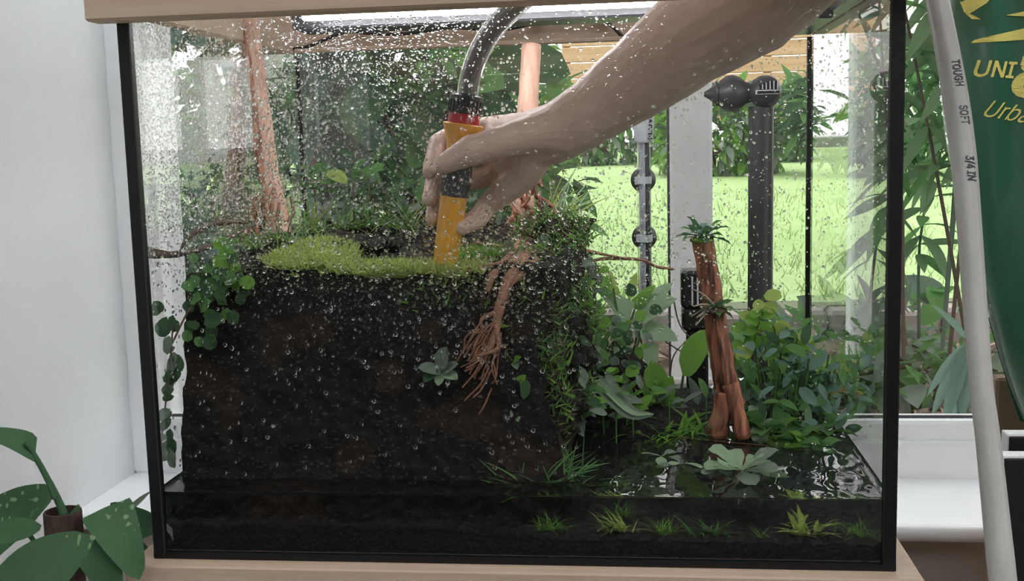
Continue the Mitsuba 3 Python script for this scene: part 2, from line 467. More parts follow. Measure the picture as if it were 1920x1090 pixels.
# ---------------------------------------------------------------- the garden
obj('garden_ground', grid(np.linspace(-5, 6, 60), np.linspace(0.8, 2.7, 24), lambda u, v: np.stack([u, v, -0.31 + 0.05 * meshkit.fbm(np.stack([u * 5, v * 5, u * 0], 1), 3)], 1)), 'mat_mulch', smooth=True, **S)
obj('lawn', grid(np.linspace(-14, 16, 60), np.linspace(2.68, 16, 40), lambda u, v: np.stack([u, v, -0.19 + 0.0265 * (v - 2.6) + 0.03 * meshkit.fbm(np.stack([u, v, u * 0], 1), 3)], 1)), 'mat_lawn', smooth=True, **S)
wall = thing('wall_garden', 'low weathered stone edging wall below the lawn', None, kind='structure')
x = -3.0
while x < 4.5:
    w = rng.uniform(0.28, 0.42)
    obj('stone', box(x + 0.004, x + w - 0.004, 2.58 + rng.uniform(-0.012, 0.012), 2.72, -0.34, -0.19 + rng.uniform(-0.01, 0.01), 0.012), 'mat_stone', wall)
    x += w
g = blades([V3(rng.uniform(-2.2, 4.0), y, -0.185 + 0.0265 * (y - 2.6)) for y in 2.72 + 5 * rng.random(9000) ** 1.7], 0.06, 0.007, 0.45, n=3)
tag(obj('grass', g, 'leaf_lawn'), 'bright green grass standing on the lawn beyond the window', 'grass', kind='stuff')
dl = []
for i in range(1500):
    P = V3(rng.uniform(-0.4, 2.2), rng.uniform(0.85, 2.42), -0.268 + rng.uniform(0, 0.02)) if i % 2 else V3(rng.uniform(0.35, 1.3), rng.uniform(0.9, 1.9), -0.262 + rng.uniform(0, 0.03))
    dl.append(placed(leafmesh('lance', 0.28, rng.uniform(-1, 1.5), 0.4, n=4, m=2), P, V3(rng.normal(), rng.normal(), rng.normal() * 0.15), V3(0, 0, 1) + sphere_dir() * 0.5, rng.uniform(0.05, 0.12)))
tag(obj('leaf_litter', cat(dl), 'mat_deadleaf'), 'dry brown fallen leaves on the soil outside the window', 'fallen leaves', kind='stuff')

# boarded fence at the end of the lawn
fence = thing('fence', 'pale tan horizontal board fence at the end of the lawn', 'fence')
for i in range(6):
    obj('board', box(-0.9, 2.95, 13.6, 13.66, 0.55 + i * 0.2, 0.735 + i * 0.2 + rng.uniform(0, 0.006), 0.008), 'mat_fence', fence)
for i in range(4):
    obj('post', box(-0.9 + i * 1.26, -0.8 + i * 1.26, 13.67, 13.77, 0.0, 1.8, 0.01), 'mat_fence', fence)
house = thing('house', 'white rendered house with small windows far behind the lawn', 'house')
obj('facade', box(3.6, 7.5, 16.5, 19, -0.2, 2.6), 'mat_house', house)
obj('roof', (V3([3.4, 16.3, 2.6], [7.7, 16.3, 2.6], [7.7, 19.2, 2.6], [3.4, 19.2, 2.6], [3.4, 17.75, 3.8], [7.7, 17.75, 3.8]), np.array([[0, 1, 5], [0, 5, 4], [2, 3, 4], [2, 4, 5], [0, 4, 3], [1, 2, 5]])), 'mat_roof', house)
for wx in (3.75, 4.15, 4.6, 5.6):
    for wz in (0.75, 1.35):
        wdw = obj('window', box(wx, wx + 0.26, 16.44, 16.52, wz, wz + 0.34, 0.01), 'mat_house', house)
        obj('pane', box(wx + 0.03, wx + 0.23, 16.42, 16.46, wz + 0.03, wz + 0.31), 'mat_houseglass', wdw)


def shrub(label, c, rad, n, L, ratio, mats, big=0, bigL=0.1, bigshape='oval', group=None, shell=0.5, flowers=0, flower='mat_flower', shape='lance', droop=0.2, cat_='shrub'):
    t = thing('garden_shrub', label, cat_, group)
    c = np.asarray(c, float)
    for q, mt in enumerate(mats):
        k = obj('foliage', cloud(c, rad, n // len(mats), L, ratio, shell=shell, shape=shape, droop=droop), mt, t)
        tag(k, kind='stuff')
    zg = -0.28 if c[1] < 2.6 else -0.19 + 0.0265 * (c[1] - 2.6)
    for _ in range(3):
        b = c + V3(rng.normal() * 0.1 * rad[0], rng.normal() * 0.1 * rad[1], 0)
        obj('stem', tube([V3(b[0], b[1], zg), (b + V3(b[0], b[1], zg)) / 2 + rng.normal(size=3) * 0.02, c + sphere_dir() * np.asarray(rad) * 0.5], 0.006 if c[1] < 2.6 else 0.02, 5), 'mat_twig', t)
    for _ in range(big):
        u = sphere_dir(); u[1] = -abs(u[1])
        p = c + u * np.asarray(rad) * rng.uniform(0.8, 1.02)
        leaf_part(t, p, u * V3(1, 0.3, 1) + sphere_dir() * 0.6 - V3(0, 0, 0.3), V3(0, -0.8, 0.7) + sphere_dir() * 0.5, bigL * rng.uniform(0.7, 1.3), bigshape, mats[rng.integers(len(mats))], 0.5, rng.choice([0.25, 0.5, 0.75]))
    for _ in range(flowers):
        u = sphere_dir(); u[1] = -abs(u[1])
        obj('blossom', trimesh.creation.icosphere(1, rng.uniform(0.6, 1.2) * (0.012 if c[1] < 2.6 else 0.05)).apply_translation(c + u * np.asarray(rad)), flower if isinstance(flower, str) else flower[_ % len(flower)], t)
    return t


# dark shrubs close behind the left half of the window
shrub('dense dark green shrub behind the left stem, close to the window', (-0.6735,1.35,0.4245), (0.28, 0.2, 0.45), 900, 0.07, 0.4, ['leaf_dark', 'leaf_blue'], 60, 0.10)
shrub('dark shrub with small pale and red blossoms behind the aquarium', (-0.5266,1.5,0.4358), (0.22, 0.22, 0.42), 900, 0.06, 0.4, ['leaf_dark', 'leaf_mid'], 70, 0.09, flowers=16, flower=('mat_flower', 'mat_flowerred', 'mat_flower'))
shrub('broad round-leaved shrub seen just left of the siphon hose', (-0.3145,1.3,0.4223), (0.15, 0.14, 0.30), 260, 0.07, 0.5, ['leaf_mid', 'leaf_dark'], 60, 0.13, 'round')
shrub('dark undergrowth filling the garden behind the aquarium moss', (-0.5662,1.7,0.2105), (0.55, 0.25, 0.35), 1300, 0.07, 0.4, ['leaf_dark', 'leaf_mid'], 40, 0.09)
shrub('tall dark leafy hedge at the far left of the garden', (-1.204,3.4,0.6036), (0.95, 0.4, 1.1), 2600, 0.12, 0.3, ['leaf_dark', 'leaf_mid'])
shrub('light leafy shrub behind the middle stem and the arm', (-0.2649,2.1,0.4692), (0.17, 0.2, 0.32), 380, 0.09, 0.35, ['leaf_mid', 'leaf_bright', 'leaf_dull'], 20, 0.12, 'lance')
# borders beyond the lawn
for px_, rx, mats, lab, fl in ((1120, 1.1, ['leaf_dull', 'leaf_mid'], 'greyish green shrub in front of the fence behind the glass tube', 0), (1350, 0.55, ['leaf_bright', 'leaf_dull'], 'light green feathery bush at the lawn edge right of the window post', 0),
                               (1490, 0.75, ['leaf_mid', 'leaf_dull'], 'bush with white blossoms at the lawn edge behind the black pipe', 26), (1650, 0.8, ['leaf_mid', 'leaf_dark'], 'dark green bush at the right end of the lawn', 0)):
    d = {1120: (-0.41,12.2,0.4697), 1350: (0.8088,9.6,0.3636), 1490: (1.788,12,0.4655), 1650: (2.099,9,0.5708)}[px_]
    shrub(lab, d, (rx, 0.5, 0.45), 900, 0.22, 0.3, mats, flowers=fl)
# bamboo-like long-leaved plants at the right, close to the window


def bamboo(label, base, n, h, mats, lean=0.15, L=0.14, spread=0.06):
    t = thing('bamboo_plant', label, 'plant')
    for i in range(n):
        b = np.asarray(base) + V3(rng.normal() * spread, rng.normal() * spread, 0)
        d = V3(rng.normal() * lean, rng.normal() * lean, 1)
        P = [b, b + d * h * 0.5, b + d * h * rng.uniform(0.85, 1.05) + V3(rng.normal() * 0.05, 0, 0)]
        obj('cane', tube(P, [0.004, 0.002], 5, 8), 'mat_twig' if i % 3 else 'leaf_dull', t)
        C = spline(P, 24)
        for q in range(9, 24):
            for _ in range(2):
                if rng.random() < 0.72:
                    a = rng.uniform(0, 2 * np.pi)
                    leaf_part(t, C[q], V3(math.cos(a), math.sin(a), rng.uniform(-0.9, 0.3)), V3(0, -0.4, 1) + sphere_dir() * 0.5, L * rng.uniform(0.7, 1.3), 'lance', mats[rng.integers(len(mats))], 0.2, rng.choice([0.25, 0.75]))
    return t


bamboo('tall long-leaved bamboo just outside the window, right of the aquarium', (0.632,1.25,-0.0647), 6, 0.86, ['leaf_bamboo', 'leaf_bamboo', 'leaf_mid'], 0.10, 0.12, 0.05)
bamboo('long-leaved bamboo seen through the right pane of the aquarium', (0.6391,1.7,-0.1252), 2, 0.5, ['leaf_bamboo', 'leaf_mid', 'leaf_bamboo'], 0.12, 0.13, 0.08)
shrub('low leafy groundcover on the soil outside the right window', (0.7865,1.9,-0.1618), (0.42, 0.2, 0.10), 320, 0.09, 0.3, ['leaf_dull', 'leaf_mid'], 40, 0.11, 'lance')
shrub('dull green groundcover outside, behind the right end of the aquarium', (0.5757,1.7,-0.1737), (0.30, 0.2, 0.09), 320, 0.08, 0.3, ['leaf_dull', 'leaf_mid'], 30, 0.09, 'lance')
cn = thing('garden_lily', 'blue-green broad-bladed plant outside beside the grey hose', 'plant')
cb = V3(*(0.6082,0.93,0.0125))
for e in ((0.5447,0.9,-0.0949), (0.5693,0.89,-0.1008), (0.5936,0.91,-0.1015), (0.6227,0.95,-0.12), (0.5696,0.97,0.0744), (0.641,0.95,0.0427), (0.5393,0.92,-0.0656), (0.5687,0.92,-0.1211), (0.5915,0.93,-0.1236), (0.5992,0.9,-0.1159)):
    leaf_part(cn, cb, V3(*e) - cb, V3(0, -0.6, 0.8), np.linalg.norm(V3(*e) - cb) * 1.05, 'lance', 'leaf_blue', 0.15, 0.5)
obj('stalk', tube([cb + V3(0.02, 0.05, -0.3), cb], 0.004, 6), 'leaf_dull', cn)

# ---------------------------------------------------------------- aquarium, stand and hood
W2, D, H = 0.30, 0.463, 0.438
stand = thing('aquarium_stand', 'light oak stand under the aquarium', 'stand')
obj('top_board', box(-0.3175, 0.3175, -0.0165, 0.485, -0.036, 0.0, 0.0015), 'mat_oak', stand)
obj('cabinet', box(-0.305, 0.305, -0.004, 0.475, -0.95, -0.036), 'mat_oak', stand)
tank = thing('aquarium', 'tall rectangular glass aquarium with black silicone corners', 'aquarium')


def sheet(a, b, c, d): return V3(a, b, c, d), np.array([[0, 1, 2], [0, 2, 3]])


z0, z1 = 0.001, 0.446
obj('front_pane', sheet((-W2, 0.003, z0), (W2, 0.003, z0), (W2, 0.003, z1), (-W2, 0.003, z1)), 'mat_pane', tank)
obj('back_pane', sheet((-W2, D, z0), (W2, D, z0), (W2, D, z1), (-W2, D, z1)), 'mat_pane', tank)
obj('left_pane', sheet((-0.298, 0.004, z0), (-0.298, D - 0.001, z0), (-0.298, D - 0.001, z1), (-0.298, 0.004, z1)), 'mat_pane', tank)
obj('right_pane', sheet((0.298, 0.004, z0), (0.298, D - 0.001, z0), (0.298, D - 0.001, z1), (0.298, 0.004, z1)), 'mat_pane', tank)
for sx in (-1, 1):
    obj('front_seal', box(sx * 0.2995, sx * 0.2893, -0.0006, 0.0075, 0.0, z1, 0.0008), 'mat_black', tank)
    obj('back_seal', box(sx * 0.2995, sx * 0.2945, D - 0.004, D + 0.002, 0.0, z1), 'mat_black', tank)
obj('base_seal', box(-0.2995, 0.2995, -0.0004, 0.006, 0.0005, 0.005), 'mat_black', tank)
obj('base_pane', box(-0.299, 0.299, 0.006, D - 0.002, 0.0005, 0.006), 'mat_black', tank)

hood = thing('aquarium_hood', 'light oak frame around the top of the aquarium', 'hood')
obj('front_board', box(-0.3135, 0.3135, -0.0245, -0.002, 0.4365, 0.53, 0.002), 'mat_oak', hood)
obj('back_board', box(-0.31, 0.31, D + 0.003, D + 0.022, 0.452, 0.53, 0.002), 'mat_oak', hood)
obj('back_ledge', box(-0.297, 0.297, D - 0.012, D - 0.002, 0.4485, 0.4535, 0.001), 'mat_oak', hood)
for sx in (-1, 1):
    obj('side_board', box(sx * 0.3135, sx * 0.300, -0.002, D + 0.003, 0.447, 0.53, 0.002), 'mat_oak', hood)
obj('slide_rail', box(0.281, 0.297, 0.02, D - 0.012, 0.4475, 0.4585, 0.001), 'mat_darkmetal', hood)
obj('rail_clip', box(0.270, 0.284, 0.22, 0.25, 0.442, 0.452, 0.0015), 'mat_darkmetal', hood)

lamp = thing('aquarium_lamp', 'slim white light bar fixed below the hood of the aquarium', 'lamp')
obj('housing', box(-0.215, 0.215, 0.205, 0.245, 0.4612, 0.476, 0.002), 'mat_darkmetal', lamp)
obj('dark_lens', box(-0.235, 0.225, 0.245, 0.30, 0.4530, 0.470, 0.002), 'mat_darkmetal', lamp)
kd = obj('diffuser', box(-0.210, 0.210, 0.198, 0.211, 0.4568, 0.4615, 0.001), 'mat_white', lamp)
scene[kd]['emitter'] = {'type': 'area', 'radiance': {'type': 'rgb', 'value': [LAMP, LAMP, LAMP * 1.02]}}
obj('end_cap', box(0.225, 0.25, 0.2, 0.26, 0.4535, 0.470, 0.003), 'mat_white', lamp)
cable = thing('lamp_cable', 'thin black cable clipped along the back board of the hood', 'cable')
CB = [(-0.3442,0.455,0.475), (-0.319,0.455,0.4579), (-0.29,0.455,0.4544), (-0.267,0.455,0.461), (-0.2343,0.455,0.4708), (-0.2025,0.455,0.4678), (-0.1644,0.455,0.4664), (-0.1075,0.455,0.4709), (-0.0577,0.455,0.466), (-0.0142,0.455,0.4716), (0.0227,0.455,0.4743), (0.0624,0.455,0.4734), (0.0744,0.455,0.467), (0.0882,0.455,0.4527)]
obj('wire', tube(CB, 0.0021, 7, 90), 'mat_black', cable, True)
for q in ((-0.2199,0.454,0.4726), (-0.0116,0.454,0.4732), (0.0654,0.454,0.4732)):
    obj('clip', box(q[0] - 0.007, q[0] + 0.007, q[1] - 0.003, q[1] + 0.006, q[2] - 0.0035, q[2] + 0.004, 0.001), 'mat_black', cable)

# ---------------------------------------------------------------- soil, sand and water
ZW = 0.0545                                             # water level


def soil_block():
    """The tall peat block: a steep front, a flat top, its right side falling away."""
    Vs = []
    us = np.linspace(0, 1, 150)
    def pos(a, b, c):                                    # a across, b depth, c height, all 0..1
        zt = 0.2275 + 0.004 * np.sin(a * 9) + 0.019 * b
        z = 0.003 + c * (zt - 0.003)
        yf = 0.042 + 0.048 * c**1.3
        xr = 0.03 + 0.030 * b * c + 0.012 * np.sin(c * 7 + b * 5) - 0.03 * (1 - c) * 0
        xl = -0.2965 + 0.004 * (1 - b)
        return np.stack([xl + a * (xr - xl), yf + b * (0.455 - yf), z], 1)
    parts = []
    parts.append(grid(us, np.linspace(0, 1, 120), lambda u, v: pos(u, 0 * u, v)))
    parts.append(grid(us, np.linspace(0, 1, 150), lambda u, v: pos(u, v, 0 * u + 1)))
    parts.append(grid(np.linspace(0, 1, 150), np.linspace(0, 1, 120), lambda u, v: pos(0 * u + 1, u, v)))
    parts.append(grid(np.linspace(0, 1, 40), np.linspace(0, 1, 40), lambda u, v: pos(0 * u, u, v)))
    parts.append(grid(np.linspace(0, 1, 30), np.linspace(0, 1, 30), lambda u, v: pos(u, 0 * u + 1, v)))
    P, F = cat(parts)
    big = (meshkit.fbm(P * 28, 3, 1) - 0.5) * 0.016
    mid = (meshkit.fbm(P * 110, 3, 2) - 0.5) * 0.010
    d = np.stack([(meshkit.noise(P * 60, 5) - 0.5), -(big + mid) * 90, (big + mid) * 110], 1) * 0.01
    d[:, 0] *= 0.5 + (P[:, 0] > 0)
    P = P + d
    P[:, 0] = np.clip(P[:, 0], -0.2972, 1); P[:, 1] = np.clip(P[:, 1], 0.012, 0.458); P[:, 2] = np.maximum(P[:, 2], 0.003)
    return P, F


def lump(c, rad, amp=0.35, freq=45, seed=0, sub=5):
    m = trimesh.creation.icosphere(sub, 1.0)
    v = np.array(m.vertices)
    k = 1 + (meshkit.fbm(v * np.asarray(rad) * freq + np.asarray(c) * 37, 4, seed) - 0.5) * 2 * amp
    return v * k[:, None] * np.asarray(rad) + np.asarray(c), np.array(m.faces)


soil = thing('peat_soil', 'black peat soil bank filling the left half of the aquarium', 'soil', kind='stuff')
obj('block', soil_block(), 'mat_peat', soil, True)
for c_, r_, sd in (((0.0246,0.25,0.2417), (0.026, 0.026, 0.022), 1), ((0.0005,0.27,0.2274), (0.03, 0.03, 0.012), 2), ((0.0049,0.19,0.1996), (0.045, 0.05, 0.04), 3), ((0.0107,0.17,0.1519), (0.05, 0.06, 0.055), 4), ((-0.0014,0.13,0.1002), (0.05, 0.05, 0.055), 5), ((0.0223,0.26,0.0694), (0.06, 0.06, 0.05), 6), ((-0.0134,0.1,0.0639), (0.05, 0.045, 0.04), 7)):
    obj('clod', lump(c_, r_, 0.4, 60, sd), 'mat_peat', soil, True)


def bed_z(x, y):
    """Black sand: low at the front, rising to a planted bank behind."""
    shore = 0.20 + 0.30 * np.clip(x - 0.05, 0, 1) + 0.02 * np.sin(x * 40)
    t = np.clip((y - 0.04) / np.maximum(shore - 0.04, 0.03), 0, 1.2)
    z = 0.020 + 0.038 * t**1.6 - 0.045 * np.clip((y - 0.31) / 0.12, 0, 1) ** 2
    return z + 0.004 * np.clip((-x + 0.05) * 8, 0, 1)


def bed(u, v):
    P = np.stack([u, v, bed_z(u, v)], 1)
    P[:, 2] += (meshkit.fbm(P * 130, 3, 4) - 0.5) * 0.008 + (meshkit.noise(P * 420, 6) - 0.5) * 0.003
    return P


sand = thing('black_sand', 'black sand bed and bank in the right half of the aquarium', 'sand', kind='stuff')
obj('surface', grid(np.linspace(-0.297, 0.2975, 260), np.linspace(0.0045, 0.46, 200), bed), 'mat_sand', sand, True)
fr = grid(np.linspace(-0.297, 0.2975, 260), np.linspace(0, 1, 14), lambda u, v: np.stack([u, 0 * u + 0.0046 + 0.001 * meshkit.noise(np.stack([u * 300, v * 9, v], 1)), 0.0055 + v * (bed(u, 0 * u + 0.0045)[:, 2] - 0.0055)], 1))
obj('front', fr, 'mat_sand', sand, True)


def water():
    x = np.linspace(-0.2972, 0.2972, 240)
    y0, y1 = 0.0035, 0.4622
    e = np.array([0, .0006, .0012, .0018, .0026, .0036, .005])
    y = np.concatenate([y0 + e, np.linspace(y0 + 0.0065, y1 - 0.0065, 190), y1 - e[::-1]])
    x = np.concatenate([x[0] + e, np.linspace(x[0] + 0.0065, x[-1] - 0.0065, 240), x[-1] - e[::-1]])

    def top(u, v):
        dd = np.minimum(np.minimum(u - x[0], x[-1] - u), np.minimum(v - y0, y1 - v))
        w = (meshkit.fbm(np.stack([u * 26, v * 22, 0 * u], 1), 2, 9) - 0.5) * 0.0012
        w = w + (meshkit.noise(np.stack([u * 130, v * 60, 0 * u + 4], 1), 3) - 0.5) * 0.00035
        return np.stack([u, v, ZW + w * np.clip(dd / 0.01, 0, 1) + 0.0022 * np.exp(-dd / 0.0016)], 1)
    P, F = grid(x, y, top)
    nx, ny = len(x), len(y)
    idx = np.arange(nx * ny).reshape(nx, ny)
    loop = np.concatenate([idx[:, 0], idx[-1, 1:], idx[-2::-1, -1], idx[0, -2:0:-1]])
    B = P[loop].copy(); B[:, 2] = 0.0062
    T2 = P[loop].copy()
    o = len(P); n = len(loop)
    i = np.arange(n); j = (i + 1) % n
    F2 = np.vstack([np.stack([o + i, o + n + i, o + n + j], 1), np.stack([o + i, o + n + j, o + j], 1)])
    b = o + 2 * n
    Q = V3([x[0], y0, 0.0062], [x[-1], y0, 0.0062], [x[-1], y1, 0.0062], [x[0], y1, 0.0062])
    F3 = np.array([[b, b + 2, b + 1], [b, b + 3, b + 2]])
    return np.vstack([P, T2, B, Q]), np.vstack([F, F2, F3])


wv, wf = water()
tag(obj('aquarium_water', (wv, wf), 'mat_water', smooth=35), 'shallow clear water in front of the planted bank', 'water', kind='stuff')

# ---------------------------------------------------------------- stems, roots and twigs in the aquarium
def wood(name, label, P, r, mat='mat_bark', lumpy=0.12, cat_='branch', **kw):
    t = thing(name, label, cat_)
    obj('trunk', tube(P, r, 18, 60, lumpy, 90), mat, t, True)
    return t


st = wood('driftwood', 'reddish brown bare stem at the left with a shaggy foot', [(-0.2977,0.3,0.475), (-0.2911,0.295,0.4197), (-0.2842,0.29,0.3588), (-0.2789,0.285,0.3088), (-0.275,0.285,0.2764), (-0.2724,0.283,0.2473)], [0.009482, 0.009482, 0.0094, 0.009953, 0.01266, 0.01429], 'mat_peeled')
obj('bark_strip', tube([(-0.3002,0.292,0.4607), (-0.2956,0.287,0.4302), (-0.2923,0.285,0.3973), (-0.2889,0.287,0.3891)], [0.002, 0.003, 0.0035, 0.001], 6), 'mat_bark', st, True)
obj('bark_strip', tube([(-0.2906,0.286,0.3919), (-0.2888,0.28,0.3478), (-0.2844,0.276,0.3009)], [0.002, 0.006, 0.003], 7, lump=0.3), 'mat_bark', st, True)
for i in range(30):
    a = (-0.2752,0.277,0.2857); p = V3(*a) + rng.normal(size=3) * V3(0.008, 0.006, 0.006)
    q = p + V3(rng.normal() * 0.007, rng.normal() * 0.006 - 0.004, -0.030)
    obj('root', tube([p, (p + q) / 2 + rng.normal(size=3) * 0.004, q], [0.0022, 0.0018, 0.0012], 5), 'mat_bark' if i % 2 else 'mat_root', st, True)

st2 = wood('driftwood', 'pale orange cut stem standing behind the forearm, its roots hanging over the bank', [(-0.0017,0.3,0.4347), (-0.0061,0.29,0.3724), (-0.0095,0.275,0.3029), (-0.0114,0.265,0.2712), (-0.009,0.255,0.2397)], [0.01004, 0.01051, 0.01037, 0.01136, 0.01287], 'mat_peeled', 0.1)
for i in range(22):                                      # shaggy dark red bark below the hand
    p = V3(*(-0.0099,0.25,0.2694)) + rng.normal(size=3) * V3(0.010, 0.006, 0.020)
    q = p + V3(rng.normal() * 0.008, -0.004, -0.018)
    obj('bark_flake', tube([p, (p + q) / 2 + rng.normal(size=3) * 0.003, q], [0.0015, 0.003, 0.001], 5), 'mat_bark', st2, True)
RT = [
    ([(-0.0043,0.215,0.2421), (-0.0101,0.16,0.2342), (-0.0148,0.11,0.229), (-0.0191,0.078,0.2235), (-0.022,0.07,0.2119)], [0.007, 0.0055, 0.0045, 0.0035, 0.002]),
    ([(-0.0017,0.215,0.2405), (0.0033,0.14,0.2327), (-0.0011,0.092,0.2271), (-0.0078,0.072,0.2128), (-0.0127,0.064,0.1936), (-0.0146,0.056,0.1701)], [0.007, 0.0065, 0.0055, 0.0045, 0.0046, 0.002]),
    ([(0.0054,0.21,0.2382), (0.0134,0.14,0.2311), (0.0058,0.092,0.2252), (-0.0051,0.073,0.2149)], [0.005, 0.004, 0.003, 0.0015]),
    ([(0.0002,0.17,0.2346), (-0.0017,0.12,0.2325), (-0.0054,0.09,0.2288)], [0.008, 0.007, 0.004]),
    ([(-0.015,0.058,0.1811), (-0.0183,0.053,0.1684), (-0.0249,0.051,0.1621), (-0.0338,0.049,0.1557)], [0.003, 0.0026, 0.002, 0.0008]),
    ([(-0.0136,0.064,0.1959), (-0.0263,0.06,0.1898), (-0.0238,0.056,0.1769), (-0.025,0.053,0.1685)], [0.0022, 0.0016, 0.0015, 0.0008]),
    ([(-0.0144,0.058,0.1856), (-0.0114,0.052,0.1686), (-0.0201,0.049,0.1638), (-0.0311,0.047,0.1615)], [0.0024, 0.002, 0.0016, 0.0008]),
    ([(-0.0069,0.19,0.2352), (-0.0296,0.19,0.2396), (-0.0499,0.19,0.2435)], [0.003, 0.002, 0.001]),
    ([(-0.0015,0.14,0.2342), (-0.0136,0.12,0.2317), (-0.0291,0.095,0.2309), (-0.0422,0.08,0.2273)], [0.0028, 0.002, 0.0018, 0.001]),
]
for i, (P, r) in enumerate(RT):
    obj('root', tube(P, r, 8, 30, 0.3, 120, i), 'mat_root', st2, True)
for i in range(44):
    p = V3(*(-0.0219,0.054,0.1728)) + V3(rng.normal() * 0.006, 0, rng.normal() * 0.012)
    q = p + V3(-rng.uniform(0, 0.022), rng.normal() * 0.004, -rng.uniform(0.006, 0.03))
    obj('rootlet', tube([p, (p + q) / 2 + rng.normal(size=3) * 0.003, q], 0.0007, 4), 'mat_root', st2)

st3 = wood('driftwood', 'reddish brown stem leaning at the right with epiphytes on it', [(0.1641,0.2,0.2426), (0.1706,0.197,0.1967), (0.1782,0.195,0.1464), (0.185,0.195,0.1055), (0.1901,0.197,0.0845)], [0.01019, 0.01019, 0.0107, 0.01223, 0.01325])
obj('split_root', tube([(0.1873,0.185,0.1077), (0.1939,0.183,0.0853), (0.199,0.185,0.0566)], [0.008, 0.0075, 0.008], 10, lump=0.3), 'mat_bark', st3, True)
obj('split_root', tube([(0.1837,0.19,0.0989), (0.1797,0.19,0.0784), (0.1765,0.195,0.0565)], [0.010, 0.009, 0.011], 10, lump=0.3), 'mat_bark', st3, True)
obj('groove', tube([(0.1729,0.186,0.1882), (0.1793,0.182,0.1387), (0.186,0.181,0.0934)], [0.001, 0.002, 0.0015], 6), 'mat_bark', st3, True)


def epiphyte(label, c, n, L, mats, tilt, roots=0):
    t = thing('epiphyte', label, 'plant', None)
    c = V3(*c)
    rosette(t, c, n, L, 0.4, 'oval', mats, tilt, 0.75, wave=0.3)
    obj('moss_pad', lump(c - V3(0, 0, 0.002), (0.010, 0.010, 0.004), 0.4, 150, 3, 3), 'mat_moss' if roots == 0 else 'mat_twig', t, True)
    for i in range(roots):
        a = rng.uniform(2.4, 3.9)
        e = V3(math.cos(a), -0.3 + rng.normal() * 0.3, -0.3 + 0.4 * rng.normal()) * rng.uniform(0.014, 0.03)
        obj('aerial_root', tube([c, c + e * 0.5 + V3(0, 0, 0.003), c + e], [0.0011, 0.0009, 0.0006], 5), 'mat_rootlight', t, True)


epiphyte('small dark epiphyte crowning the top of the right stem', (0.1629,0.197,0.2439), 15, 0.024, ['leaf_dark', 'leaf_mid', 'leaf_dark', 'leaf_blue'], (0.1, 1.1))
epiphyte('small dark epiphyte with pale roots halfway up the right stem', (0.1755,0.182,0.1797), 11, 0.018, ['leaf_dark', 'leaf_dark', 'leaf_mid'], (-0.3, 0.9), 7)

tw = thing('dry_twig', 'thin bare twig sticking out to the left above the soil', 'twig')
for P, r in (([(-0.3354,0.09,0.2462), (-0.3116,0.1,0.2448), (-0.2974,0.12,0.246), (-0.2873,0.14,0.2494), (-0.2775,0.17,0.2567), (-0.2666,0.2,0.2644)], [0.0032, 0.0031, 0.0026, 0.0024, 0.002, 0.001]), ([(-0.3338,0.095,0.2519), (-0.3254,0.098,0.2486), (-0.3125,0.1,0.2458)], [0.0025, 0.0025, 0.002]),
             ([(-0.3067,0.11,0.2476), (-0.3031,0.12,0.2588), (-0.2939,0.14,0.2668), (-0.282,0.17,0.2689), (-0.2746,0.2,0.2656)], [0.001, 0.002, 0.0026, 0.0026, 0.001]), ([(-0.3033,0.12,0.2554), (-0.2948,0.125,0.2621), (-0.2775,0.13,0.2624)], [0.0005, 0.0006, 0.0004])):
    obj('shoot', tube(P, r, 7, 36, 0.35, 200), 'mat_twig', tw, True)
tw = thing('dry_twig', 'two thin brown twigs reaching right across the glass tube', 'twig')
for P, r in (([(0.0009,0.24,0.2345), (0.0423,0.25,0.2297), (0.063,0.26,0.2247), (0.0892,0.27,0.2185)], [0.002, 0.0024, 0.0018, 0.0006]), ([(0.0216,0.24,0.2141), (0.0446,0.25,0.2105), (0.0602,0.26,0.2178), (0.0839,0.27,0.218), (0.1078,0.28,0.215), (0.1213,0.29,0.2072), (0.1388,0.3,0.2031)], [0.002, 0.0018, 0.0015, 0.0018, 0.0016, 0.0016, 0.0012]),
             ([(0.0369,0.25,0.2234), (0.0521,0.26,0.2115), (0.068,0.26,0.2085)], [0.001, 0.0009, 0.0005])):
    obj('shoot', tube(P, r, 7, 36, 0.35, 200), 'mat_root', tw, True)
tw = thing('dry_twig', 'dark twig lying along the bank at the foot of the right stem', 'twig')
obj('shoot', tube([(0.1162,0.2,0.0533), (0.1537,0.19,0.051), (0.1927,0.18,0.0487), (0.2258,0.17,0.0456), (0.2588,0.165,0.0382)], [0.0012, 0.0016, 0.0018, 0.0014, 0.0008], 7, 40, 0.3, 200), 'mat_root', tw, True)
tw = thing('dry_twig', 'fine bare twigs in front of the white window post', 'twig')
for P in ([(0.1182,0.33,0.1313), (0.1386,0.32,0.1186), (0.1593,0.31,0.1078)], [(0.134,0.3,0.0827), (0.1383,0.31,0.1091), (0.1515,0.32,0.1242)], [(0.1393,0.33,0.1684), (0.146,0.32,0.1414), (0.1594,0.31,0.126)]):
    obj('shoot', tube(P, [0.0009, 0.0008, 0.0005], 5), 'mat_twig', tw, True)

